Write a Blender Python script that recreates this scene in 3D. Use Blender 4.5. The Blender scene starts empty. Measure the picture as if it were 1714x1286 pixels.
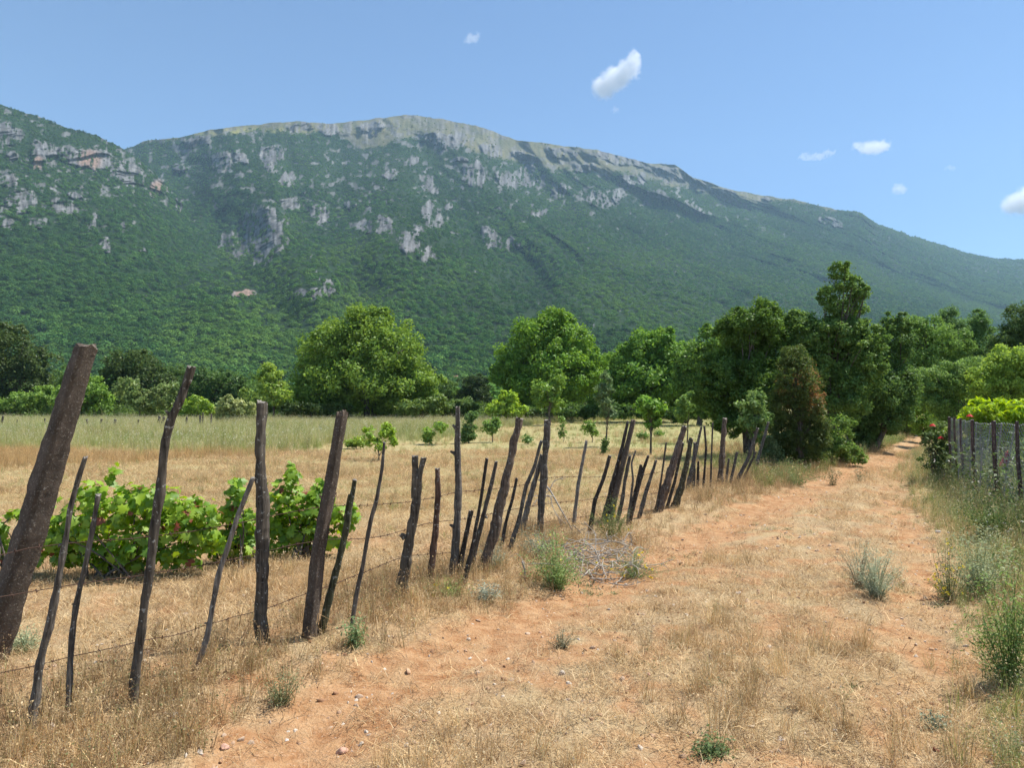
import bpy, math, random
import numpy as np
from math import radians, sin, cos, pi
from mathutils import Vector

SC = bpy.context.scene
COL = SC.collection
rng = np.random.default_rng(7)
random.seed(7)

# ------------------------------------------------------------------ camera
F, HOR, EYE = 1230.0, 672.0, 1.6            # focal length and horizon in photo pixels (1714 x 1286), eye height
PIT = math.atan((HOR - 643) / F)
SP, CP = sin(PIT), cos(PIT)
cam = bpy.data.objects.new('camera', bpy.data.cameras.new('camera'))
COL.objects.link(cam)
cam.location = (0, 0, EYE)
cam.rotation_euler = (pi / 2 + PIT, 0, 0)
cam.data.sensor_width = 36
cam.data.lens = 36 * F / 1714
cam.data.clip_start = 0.05
cam.data.clip_end = 20000
SC.camera = cam

# ------------------------------------------------------------------ sky, sun, exposure
SUN_EL, SUN_AZ = 60.0, 66.0                 # azimuth clockwise from +Y (the view direction)
w = bpy.data.worlds.new('World')
SC.world = w
w.use_nodes = True
nt = w.node_tree
nt.nodes.clear()
sky = nt.nodes.new('ShaderNodeTexSky')
sky.sky_type = 'NISHITA'
sky.sun_disc = False
sky.sun_elevation = radians(SUN_EL)
sky.sun_rotation = radians(SUN_AZ)
sky.altitude = 700
sky.air_density = 1.0
sky.dust_density = 0.0
sky.ozone_density = 6.0
bg = nt.nodes.new('ShaderNodeBackground')
bg.inputs['Strength'].default_value = 0.088
wo = nt.nodes.new('ShaderNodeOutputWorld')
nt.links.new(sky.outputs[0], bg.inputs[0])
nt.links.new(bg.outputs[0], wo.inputs[0])
sun = bpy.data.objects.new('sun', bpy.data.lights.new('sun', 'SUN'))
COL.objects.link(sun)
sun.data.energy = 5.0
sun.data.angle = radians(0.53)
sun.data.color = (1.0, 0.95, 0.87)
SDIR = Vector((sin(radians(SUN_AZ)) * cos(radians(SUN_EL)), cos(radians(SUN_AZ)) * cos(radians(SUN_EL)), sin(radians(SUN_EL))))
sun.rotation_euler = SDIR.to_track_quat('Z', 'Y').to_euler()
SC.view_settings.view_transform = 'Standard'
SC.view_settings.look = 'None'
SC.view_settings.exposure = 0.86
SC.view_settings.gamma = 1.0
cy = SC.cycles
cy.use_denoising = True
cy.max_bounces = 7
cy.diffuse_bounces = 3
cy.glossy_bounces = 2
cy.transmission_bounces = 4
cy.volume_bounces = 4
cy.volume_step_rate = 0.3
cy.transparent_max_bounces = 24
cy.sample_clamp_indirect = 4.0

# ------------------------------------------------------------------ helpers
def smooth(a, b, x):
    t = np.clip((x - a) / (b - a), 0, 1)
    return t * t * (3 - 2 * t)

def hsh(i, j, s):
    v = np.sin(i * 127.1 + j * 311.7 + s * 74.7) * 43758.5453
    return v - np.floor(v)

def vn(x, y, s=0.0):                         # value noise, -1..1
    x = np.asarray(x, float); y = np.asarray(y, float)
    xi, yi = np.floor(x), np.floor(y)
    fx, fy = x - xi, y - yi
    fx = fx * fx * (3 - 2 * fx); fy = fy * fy * (3 - 2 * fy)
    a, b = hsh(xi, yi, s), hsh(xi + 1, yi, s)
    c, d = hsh(xi, yi + 1, s), hsh(xi + 1, yi + 1, s)
    return ((a * (1 - fx) + b * fx) * (1 - fy) + (c * (1 - fx) + d * fx) * fy) * 2 - 1

def fbm(x, y, o=4, s=0.0, g=0.5):
    r, a, t = 0, 1.0, 0
    for k in range(o):
        r = r + a * vn(x * 2 ** k + 17.3 * k, y * 2 ** k - 9.1 * k, s + k)
        t += a; a *= g
    return r / t

def ridged(x, y, o=4, s=0.0):
    r, a, t = 0, 1.0, 0
    for k in range(o):
        r = r + a * (1 - 2 * np.abs(vn(x * 2 ** k + 5.7 * k, y * 2 ** k + 3.3 * k, s + k)))
        t += a; a *= 0.5
    return r / t

def pdist(x, y, P):                          # distance to a polyline
    x = np.asarray(x, float); y = np.asarray(y, float)
    best = np.full(x.shape, 1e9)
    for (ax, ay), (bx, by) in zip(P[:-1], P[1:]):
        dx, dy = bx - ax, by - ay
        t = np.clip(((x - ax) * dx + (y - ay) * dy) / (dx * dx + dy * dy), 0, 1)
        best = np.minimum(best, (x - ax - t * dx) ** 2 + (y - ay - t * dy) ** 2)
    return np.sqrt(best)

def pside(x, y, P):                          # > 0 on the right hand side of a polyline that runs away from the camera
    yy = [p[1] for p in P]; xx = [p[0] for p in P]
    return np.asarray(x) - np.interp(y, yy, xx)

def ut(px, py):                              # pixel -> (x/y, (z-eye)/y)
    a, b = (np.asarray(px, float) - 857) / F, (643 - np.asarray(py, float)) / F
    yw = CP - b * SP
    return a / yw, (SP + b * CP) / yw

def pix(u, t):                               # inverse of ut
    yc = CP + t * SP
    return 857 + F * u / yc, 643 - F * (t * CP - SP) / yc

def flat(px, py, h=0.0):
    u, t = ut(px, py)
    y = (h - EYE) / t
    return float(u * y), float(y)

FENCE = [flat(*p) for p in [(-160, 1330), (-20, 1180), (60, 1170), (220, 1150), (435, 1078), (530, 1062), (670, 992), (765, 965), (905, 896), (1010, 875), (1105, 852), (1165, 822), (1210, 808), (1262, 792), (1300, 782)]]
FENCE = sorted(FENCE, key=lambda p: p[1])
RUTL = [(-1.9, 1.2)] + [flat(*p) for p in [(430, 1286), (560, 1190), (720, 1098), (880, 1030), (1000, 985), (1140, 915), (1260, 858), (1370, 815), (1440, 785), (1500, 758), (1530, 742), (1545, 732)]] + [(19.5, 36), (19.5, 48)]
RUTR = [(1.3, 1.0)] + [flat(*p) for p in [(1530, 1286), (1560, 1120), (1560, 1000), (1545, 920), (1505, 850), (1490, 800), (1505, 765), (1532, 745), (1553, 735)]] + [(20.6, 36), (20.6, 48)]
NET = [(3.2, 2.5), (4.6, 5.0), (6.27, 9.0), (7.0, 11.0), (8.34, 14.0), (9.4, 16.2)]

def gz(x, y):                                # height of the ground
    x = np.asarray(x, float); y = np.asarray(y, float)
    near = 1 - smooth(60, 140, np.hypot(x, y))
    z = 0.05 * vn(x / 4.1, y / 4.1, 3) + 0.025 * vn(x / 1.1, y / 1.1, 4)
    dl, dr, df = pdist(x, y, RUTL), pdist(x, y, RUTR), pdist(x, y, FENCE)
    z = z + 0.10 * np.exp(-(df / 0.55) ** 2)
    z = z - 0.055 * np.exp(-(dl / 0.38) ** 2) - 0.04 * np.exp(-(dr / 0.32) ** 2)
    z = z + 0.016 * vn(x * 5.3, y * 5.3, 5) * (1 - smooth(12, 30, np.hypot(x, y)))
    z = z + 0.14 * smooth(0.4, 1.8, pside(x, y, RUTR)) * (1 - smooth(20, 30, y))
    return z * near

def onground(px, py):                        # pixel -> point on the ground
    h = 0.0
    for _ in range(6):
        x, y = flat(px, py, h)
        h = float(gz(x, y))
    return Vector((x, y, h))

def at(px, py, y):                           # pixel -> point at depth y
    u, t = ut(px, py)
    return Vector((float(u * y), y, float(EYE + t * y)))

def tag(o, label=None, cat=None, group=None, kind=None):
    for k, v in (('label', label), ('category', cat), ('group', group), ('kind', kind)):
        if v: o[k] = v
    return o

def mk(name, V, Fs, mat=None, col=None, parent=None, sm=False, attrs=None):
    """V (n,3); Fs a list of index arrays (m,k) -> ONE linked mesh object"""
    me = bpy.data.meshes.new(name)
    V = np.asarray(V, np.float32)
    Fs = [np.asarray(f, np.int32) for f in Fs if len(f)]
    loops = np.concatenate([f.ravel() for f in Fs])
    cnt = np.concatenate([np.full(len(f), f.shape[1], np.int32) for f in Fs])
    st = np.concatenate([[0], np.cumsum(cnt)[:-1]]).astype(np.int32)
    me.vertices.add(len(V)); me.vertices.foreach_set('co', V.ravel())
    me.loops.add(len(loops)); me.loops.foreach_set('vertex_index', loops)
    me.polygons.add(len(cnt)); me.polygons.foreach_set('loop_start', st); me.polygons.foreach_set('loop_total', cnt)
    if sm: me.polygons.foreach_set('use_smooth', np.ones(len(cnt), bool))
    me.update(calc_edges=True)
    if col is not None:
        c = np.ones((len(V), 4), np.float32); c[:, :3] = col
        me.attributes.new('Col', 'FLOAT_COLOR', 'POINT').data.foreach_set('color', c.ravel())
    for k, a in (attrs or {}).items():
        me.attributes.new(k, 'FLOAT', 'POINT').data.foreach_set('value', np.asarray(a, np.float32).ravel())
    if mat: me.materials.append(mat)
    o = bpy.data.objects.new(name, me)
    if parent is not False: COL.objects.link(o)
    if parent: o.parent = parent
    return o

def empty(name, loc):
    o = bpy.data.objects.new(name, None)
    o.location = loc; o.empty_display_size = 0.2
    COL.objects.link(o)
    return o

class MB:                                    # gathers pieces of one mesh
    def __init__(s): s.v, s.f, s.c, s.n = [], {}, [], 0
    def add(s, V, Fs, c=(1, 1, 1)):
        V = np.asarray(V, float)
        for f in Fs:
            f = np.asarray(f, int)
            if len(f): s.f.setdefault(f.shape[1], []).append(f + s.n)
        s.v.append(V); s.c.append(np.broadcast_to(np.asarray(c, float), (len(V), 3))); s.n += len(V)
    def tube(s, P, R, k=6, c=(1, 1, 1)):
        P = [Vector(p) for p in P]; n = len(P)
        R = np.broadcast_to(R, (n,))
        V = []
        X = None
        for i, p in enumerate(P):
            d = (P[min(i + 1, n - 1)] - P[max(i - 1, 0)]).normalized()
            if X is None: X = d.cross(Vector((0.31, 0.93, 0.2))).normalized()
            X = (X - d * X.dot(d)).normalized()
            Y = d.cross(X)
            for j in range(k):
                a = 2 * pi * j / k
                V.append(p + (X * cos(a) + Y * sin(a)) * float(R[i]))
        Q = [[i * k + j, i * k + (j + 1) % k, (i + 1) * k + (j + 1) % k, (i + 1) * k + j] for i in range(n - 1) for j in range(k)]
        s.add(V, [Q, [list(range(k))[::-1]], [[(n - 1) * k + j for j in range(k)]]], c)
    def build(s, name, mat, parent=None, sm=False, off=(0, 0, 0)):
        V = np.concatenate(s.v) - np.asarray(off)
        return mk(name, V, [np.concatenate(f) for f in s.f.values()], mat, np.concatenate(s.c), parent, sm)

def M(name, rough=0.9):
    m = bpy.data.materials.new(name); m.use_nodes = True
    n = m.node_tree.nodes; b = n['Principled BSDF']
    b.inputs['Roughness'].default_value = rough
    b.inputs['Specular IOR Level'].default_value = 0.25
    return m, n, m.node_tree.links, b

def N(n, t, **kw):
    x = n.new(t)
    for k, v in kw.items():
        if k in x.inputs: x.inputs[k].default_value = v
        else: setattr(x, k, v)
    return x

def mixc(n, l, fac, a, b):
    x = n.new('ShaderNodeMix'); x.data_type = 'RGBA'
    for sock, v in ((x.inputs[0], fac), (x.inputs[6], a), (x.inputs[7], b)):
        if hasattr(v, 'is_linked'): l.new(v, sock)
        else: sock.default_value = v if isinstance(v, float) else (*v, 1)
    return x.outputs[2]

def ramp(n, l, src, stops):
    r = n.new('ShaderNodeValToRGB')
    e = r.color_ramp.elements
    while len(e) < len(stops): e.new(0.5)
    for q, (p, c) in zip(e, stops):
        q.position = p; q.color = (*c, 1) if not isinstance(c, float) else (c, c, c, 1)
    l.new(src, r.inputs[0])
    return r.outputs[0]

def bump(n, l, b, src, st, dist):
    x = N(n, 'ShaderNodeBump', Strength=st, Distance=dist)
    l.new(src, x.inputs['Height']); l.new(x.outputs[0], b.inputs['Normal'])
    return x

def leaf_mat(name, trans=0.35, gloss=0.05, var=0.25, patch=0.0, pscale=0.004):
    m = bpy.data.materials.new(name); m.use_nodes = True
    n, l = m.node_tree.nodes, m.node_tree.links
    n.clear()
    a = N(n, 'ShaderNodeAttribute', attribute_name='Col')
    oi = n.new('ShaderNodeObjectInfo')
    mr = N(n, 'ShaderNodeMapRange'); l.new(oi.outputs['Random'], mr.inputs[0])
    mr.inputs[3].default_value = 1 - var; mr.inputs[4].default_value = 1 + var
    hv = n.new('ShaderNodeHueSaturation')
    l.new(a.outputs[0], hv.inputs['Color']); l.new(mr.outputs[0], hv.inputs['Value'])
    c = hv.outputs[0]
    if patch:
        ti = N(n, 'ShaderNodeAttribute', attribute_name='tint'); ti.attribute_type = 'INSTANCER'
        ad = N(n, 'ShaderNodeMath', operation='MULTIPLY_ADD'); l.new(ti.outputs['Fac'], ad.inputs[0]); ad.inputs[1].default_value = 0.9; ad.inputs[2].default_value = 0.5
        c = mixc(n, l, ramp(n, l, ad.outputs[0], [(0.5, 0.0), (0.95, patch)]), c, (0.155, 0.25, 0.05))
        c = mixc(n, l, ramp(n, l, ad.outputs[0], [(0.08, 0.62), (0.5, 0.0)]), c, (0.036, 0.082, 0.028))
    d = n.new('ShaderNodeBsdfDiffuse'); t = n.new('ShaderNodeBsdfTranslucent'); gl = N(n, 'ShaderNodeBsdfGlossy', Roughness=0.5)
    l.new(c, d.inputs[0])
    tc = n.new('ShaderNodeHueSaturation'); tc.inputs['Hue'].default_value = 0.485; tc.inputs['Saturation'].default_value = 1.1; tc.inputs['Value'].default_value = 1.35
    l.new(c, tc.inputs['Color']); l.new(tc.outputs[0], t.inputs[0])
    m1 = N(n, 'ShaderNodeMixShader'); m1.inputs[0].default_value = trans
    l.new(d.outputs[0], m1.inputs[1]); l.new(t.outputs[0], m1.inputs[2])
    m2 = N(n, 'ShaderNodeMixShader'); m2.inputs[0].default_value = gloss
    l.new(m1.outputs[0], m2.inputs[1]); l.new(gl.outputs[0], m2.inputs[2])
    o = n.new('ShaderNodeOutputMaterial'); l.new(m2.outputs[0], o.inputs[0])
    return m

LEAF = leaf_mat('leaf', 0.38, 0.02, 0.0)
GLOSSY = leaf_mat('vine_leaf', 0.45, 0.035, 0.0)
GRASS = leaf_mat('grass_blade', 0.30, 0.015, 0.28)
FORE = leaf_mat('forest_canopy', 0.20, 0.0, 0.32, 0.6, 0.0035)

def scatter(name, pts, rot, scl, variants, label=None, cat=None, kind='stuff', mat=None, extra=None):
    """points carrying instances of the variant meshes, one object"""
    me = bpy.data.meshes.new(name)
    n = len(pts)
    me.vertices.add(n); me.vertices.foreach_set('co', np.asarray(pts, np.float32).ravel())
    me.attributes.new('rot', 'FLOAT_VECTOR', 'POINT').data.foreach_set('vector', np.asarray(rot, np.float32).ravel())
    sv = np.asarray(scl, np.float32)
    if sv.ndim == 1: sv = np.repeat(sv[:, None], 3, 1)
    me.attributes.new('scl', 'FLOAT_VECTOR', 'POINT').data.foreach_set('vector', sv.ravel())
    me.attributes.new('vi', 'INT', 'POINT').data.foreach_set('value', rng.integers(0, len(variants), n).astype(np.int32))
    for k_, v_ in (extra or {}).items():
        me.attributes.new(k_, 'FLOAT', 'POINT').data.foreach_set('value', np.asarray(v_, np.float32))
    o = bpy.data.objects.new(name, me); COL.objects.link(o)
    c = bpy.data.collections.new(name + '_kinds')
    for v in variants: c.objects.link(v)
    g = bpy.data.node_groups.new(name, 'GeometryNodeTree')
    g.interface.new_socket('Geometry', in_out='INPUT', socket_type='NodeSocketGeometry')
    g.interface.new_socket('Geometry', in_out='OUTPUT', socket_type='NodeSocketGeometry')
    q, l = g.nodes, g.links
    i, e = q.new('NodeGroupInput'), q.new('NodeGroupOutput')
    ip = q.new('GeometryNodeInstanceOnPoints'); ci = q.new('GeometryNodeCollectionInfo')
    ci.inputs['Collection'].default_value = c; ci.inputs['Separate Children'].default_value = True; ci.inputs['Reset Children'].default_value = True
    def na(nm, ty):
        x = q.new('GeometryNodeInputNamedAttribute'); x.data_type = ty; x.inputs['Name'].default_value = nm
        return x.outputs['Attribute']
    l.new(i.outputs[0], ip.inputs['Points']); l.new(ci.outputs[0], ip.inputs['Instance'])
    ip.inputs['Pick Instance'].default_value = True
    l.new(na('vi', 'INT'), ip.inputs['Instance Index']); l.new(na('rot', 'FLOAT_VECTOR'), ip.inputs['Rotation']); l.new(na('scl', 'FLOAT_VECTOR'), ip.inputs['Scale'])
    l.new(ip.outputs[0], e.inputs[0])
    o.modifiers.new('scatter', 'NODES').node_group = g
    return tag(o, label, cat, None, kind)

# ------------------------------------------------------------------ haze
def haze():
    a, h = 4700.0, 1650.0
    V = [(x, y, z) for z in (-1.4, h) for y in (-a, a) for x in (-a, a)]
    m = bpy.data.materials.new('haze'); m.use_nodes = True
    n, l = m.node_tree.nodes, m.node_tree.links
    n.clear()
    v = n.new('ShaderNodeVolumePrincipled'); o = n.new('ShaderNodeOutputMaterial')
    v.inputs['Color'].default_value = (0.50, 0.75, 1.0, 1)
    v.inputs['Density'].default_value = 0.00009
    v.inputs['Anisotropy'].default_value = 0.0
    l.new(v.outputs[0], o.inputs['Volume'])
    tag(mk('haze', V, [[[0, 2, 3, 1], [4, 5, 7, 6], [0, 1, 5, 4], [2, 6, 7, 3], [0, 4, 6, 2], [1, 3, 7, 5]]], m), 'thin blue haze in the air before the mountain', 'haze', None, 'stuff')

# ------------------------------------------------------------------ ground
def soil_mask(x, y):
    dl, dr = pdist(x, y, RUTL), pdist(x, y, RUTR)
    n1 = fbm(x / 0.7, y / 0.7, 4, 11); n2 = fbm(x / 0.22, y / 0.22, 3, 12)
    s = 1.15 * np.exp(-((dl + 0.2 * n1) / 0.38) ** 2) + 0.5 * np.exp(-((dr + 0.2 * n1) / 0.26) ** 2)
    s = s * (1 - 0.45 * smooth(14, 30, y))
    s = s + 0.7 * smooth(-0.02, 0.42, n1 + 0.7 * n2) * (np.hypot(x, y) < 60) * np.where(pside(x, y, FENCE) > 0, 1, 0.6)
    return np.clip(s + 0.6 * n2, 0, 1)

def green_mask(x, y):
    g = smooth(0.0, 0.7, pside(x, y, RUTR) - 0.1) * (1 - smooth(26, 34, y)) * 0.8
    g = np.maximum(g, smooth(10, 30, y + 5 * fbm(x / 6, y / 6, 3, 22) + 0.25 * x) * smooth(0.5, -1.5, pside(x, y, FENCE + [(30, 60)])) * (0.6 + 0.5 * fbm(x / 5, y / 5, 3, 21)))
    g = np.maximum(g, (smooth(14, 19, y) * (x > 4) * smooth(0.6, 1.4, pdist(x, y, RUTL)) * 0.85))
    g = np.maximum(g, 0.5 * smooth(-0.5, -2.0, pside(x, y, FENCE)) * smooth(8, 13, y))
    return np.clip(g, 0, 1)

def ground():
    ang = np.concatenate([np.linspace(-180, -47, 50, endpoint=False), np.linspace(-47, 47, 820, endpoint=False), np.linspace(47, 180, 50, endpoint=False)])
    ang = np.radians(ang)
    r = np.concatenate([[0.02, 0.5, 1.0], np.geomspace(1.4, 60, 420), np.geomspace(64, 4300, 60)])
    A, R = np.meshgrid(ang, r)
    X, Y = R * np.sin(A), R * np.cos(A)
    Z = gz(X, Y)
    so, gr = soil_mask(X, Y), green_mask(X, Y)
    Z = Z + 0.010 * fbm(X * 9, Y * 9, 2, 31) * (R < 14)
    nr, na = R.shape
    i, j = np.meshgrid(np.arange(nr - 1), np.arange(na), indexing='ij')
    j2 = (j + 1) % na
    Q = np.stack([i * na + j, (i + 1) * na + j, (i + 1) * na + j2, i * na + j2], -1).reshape(-1, 4)
    m, n, l, b = M('dry_ground', 0.95)
    b.inputs['Specular IOR Level'].default_value = 0.1
    tc = n.new('ShaderNodeTexCoord').outputs['Object']
    def noise(sc, det=6.0, ro=0.6):
        x = N(n, 'ShaderNodeTexNoise', Scale=sc, Detail=det, Roughness=ro); l.new(tc, x.inputs['Vector']); return x.outputs[0]
    a1 = N(n, 'ShaderNodeAttribute', attribute_name='soil').outputs['Fac']
    a2 = N(n, 'ShaderNodeAttribute', attribute_name='green').outputs['Fac']
    fine, mid, big = noise(55.0), noise(9.0), noise(1.2)
    straw = mixc(n, l, ramp(n, l, fine, [(0.3, 0.0), (0.7, 1.0)]), (0.26, 0.18, 0.10), (0.52, 0.40, 0.24))
    straw = mixc(n, l, ramp(n, l, big, [(0.40, 0.0), (0.65, 0.6)]), straw, (0.42, 0.31, 0.16))
    soil = mixc(n, l, ramp(n, l, mid, [(0.3, 0.0), (0.7, 1.0)]), (0.30, 0.142, 0.060), (0.475, 0.295, 0.155))
    soil = mixc(n, l, ramp(n, l, fine, [(0.55, 0.0), (0.78, 0.7)]), soil, (0.56, 0.40, 0.27))
    c = mixc(n, l, a1, straw, soil)
    gc = mixc(n, l, ramp(n, l, fine, [(0.3, 0.0), (0.7, 1.0)]), (0.19, 0.205, 0.075), (0.40, 0.38, 0.17))
    c = mixc(n, l, a2, c, gc)
    l.new(c, b.inputs['Base Color'])
    hh = n.new('ShaderNodeMath'); hh.operation = 'ADD'; l.new(fine, hh.inputs[0]); l.new(mid, hh.inputs[1])
    bump(n, l, b, hh.outputs[0], 0.8, 0.03)
    o = mk('ground', np.stack([X, Y, Z], -1).reshape(-1, 3), [Q], m, None, None, True, {'soil': so, 'green': gr})
    tag(o, 'dry straw field and grassy red earth track', 'ground', None, 'structure')

# ------------------------------------------------------------------ mountain
SKY_MAIN = [(-400, 215), (-150, 225), (60, 262), (160, 262), (215, 248), (240, 236), (300, 230), (350, 217), (400, 211), (440, 207), (500, 203), (550, 207), (600, 202), (650, 196), (680, 192), (720, 196), (780, 206), (800, 210), (860, 233), (930, 242), (1000, 251), (1040, 262), (1090, 274), (1130, 275), (1160, 296), (1180, 303), (1230, 319), (1280, 328), (1330, 334), (1400, 351), (1440, 356), (1470, 376), (1510, 390), (1560, 405), (1620, 424), (1670, 433), (1714, 434), (1800, 440), (2150, 500)]
SKY_SPUR = [(-400, 60), (-200, 105), (-80, 140), (0, 175), (60, 194), (110, 213), (160, 227), (200, 245), (235, 268), (290, 322), (340, 385), (385, 430), (440, 470), (520, 515), (620, 560), (760, 615), (900, 655), (1000, 668)]
TREELINE = [(-400, 100), (215, 244), (330, 228), (360, 228), (400, 226), (430, 216), (500, 224), (560, 220), (610, 250), (650, 238), (700, 226), (760, 240), (850, 268), (950, 288), (1050, 293), (1130, 312), (1200, 330), (1250, 338), (1330, 339), (1400, 358), (1440, 357), (1500, 385), (2200, 500)]
ROCK_MAIN = [(330, 237, 24, 9, 0), (370, 272, 18, 22, 0), (400, 262, 16, 8, 20), (455, 262, 20, 24, 0), (440, 392, 46, 52, 0), (395, 412, 34, 26, 20), (300, 282, 14, 7, 0), (488, 342, 18, 14, 0), (535, 360, 18, 22, 0), (505, 212, 28, 9, 0), (548, 216, 20, 12, 10), (620, 215, 22, 12, 0), (655, 293, 14, 10, 0), (620, 381, 42, 12, 8), (682, 405, 22, 18, 35), (716, 424, 18, 14, 0), (720, 312, 24, 9, 40), (690, 268, 16, 7, -30), (745, 234, 46, 13, 4), (822, 252, 22, 13, 30), (795, 292, 28, 22, 10), (848, 300, 24, 14, 30), (885, 292, 18, 20, 0), (935, 320, 13, 16, 0), (1000, 334, 20, 16, 0), (410, 491, 26, 7, 8), (520, 492, 44, 14, -8), (548, 478, 12, 14, 0), (858, 407, 17, 15, 0), (822, 398, 26, 14, 45), (1040, 266, 52, 9, 12), (1120, 290, 40, 13, 12), (1212, 326, 34, 8, 18), (940, 256, 34, 8, 14), (1060, 300, 30, 10, 0), (905, 356, 16, 8, 0), (752, 345, 7, 10, 0), (1285, 334, 12, 4, 0), (722, 360, 18, 26, -30), (640, 372, 16, 14, 0), (1100, 326, 20, 10, 20), (1170, 310, 20, 9, 30), (880, 262, 26, 9, 20), (980, 280, 22, 8, 0), (1390, 372, 24, 6, 20), (770, 268, 16, 6, 0), (715, 300, 10, 12, 40), (585, 345, 10, 9, 0), (702, 386, 12, 10, 0), (1030, 330, 9, 18, 40), (480, 300, 14, 14, 0), (1160, 345, 26, 6, 35)]
ROCK_SPUR = [(12, 222, 34, 22, 10), (64, 262, 15, 30, -10), (85, 250, 26, 12, 20), (150, 265, 58, 17, 10), (212, 288, 36, 22, 25), (264, 316, 17, 20, 0), (35, 334, 28, 26, 0), (66, 372, 18, 10, 0), (108, 345, 30, 12, 20), (153, 370, 13, 18, 0), (207, 381, 9, 9, 0), (177, 410, 12, 13, 0), (330, 372, 12, 26, -35), (300, 342, 9, 14, 0), (15, 300, 18, 12, 0), (130, 330, 18, 8, 20), (238, 420, 8, 4, 0), (20, 262, 14, 10, 0), (12, 375, 12, 9, 0)]

RAVINES = [([(290, 262), (318, 310), (350, 365), (378, 425), (425, 475), (480, 525)], 120, 44), ([(600, 232), (566, 300), (560, 380), (600, 470)], 120, 42), ([(700, 255), (745, 330), (800, 405), (900, 470)], 130, 38),
           ([(880, 290), (960, 360), (1080, 425), (1220, 505)], 130, 38), ([(1060, 312), (1135, 370), (1260, 432), (1420, 500)], 130, 36), ([(1225, 345), (1330, 392), (1480, 450), (1600, 480)], 110, 30), ([(470, 235), (500, 300), (500, 330)], 90, 26)]

def interp_sky(S, u):
    q = [ut(*p) for p in S]
    return np.interp(u, [float(a) for a, _ in q], [float(b) for _, b in q])

def rockmask(px, py, L):
    wx = px + 7 * fbm(px / 16, py / 16, 3, 41); wy = py + 7 * fbm(px / 16, py / 16, 3, 42)
    r = np.zeros(px.shape); tilt = np.zeros(px.shape)
    for k, (cx, cy, rx, ry, an) in enumerate(L):
        sel = (np.abs(px - cx) < rx * 2 + ry * 2 + 16) & (np.abs(py - cy) < ry * 2 + rx * 2 + 16)
        if not sel.any(): continue
        dx, dy = wx[sel] - cx, wy[sel] - cy
        ca, sa = cos(radians(an)), sin(radians(an))
        d = np.hypot((dx * ca + dy * sa) / rx, (-dx * sa + dy * ca) / ry)
        v = 1 - smooth(0.75, 1.15, d)
        r[sel] = np.maximum(r[sel], v)
        big = 3.4 if rx > 40 and ry > 40 else 0.5
        tilt[sel] += v * (1.6 * dy * min(1, 24 / ry if ry < 40 else 1) - big * ry * dx / rx)
    return r, tilt

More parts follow.
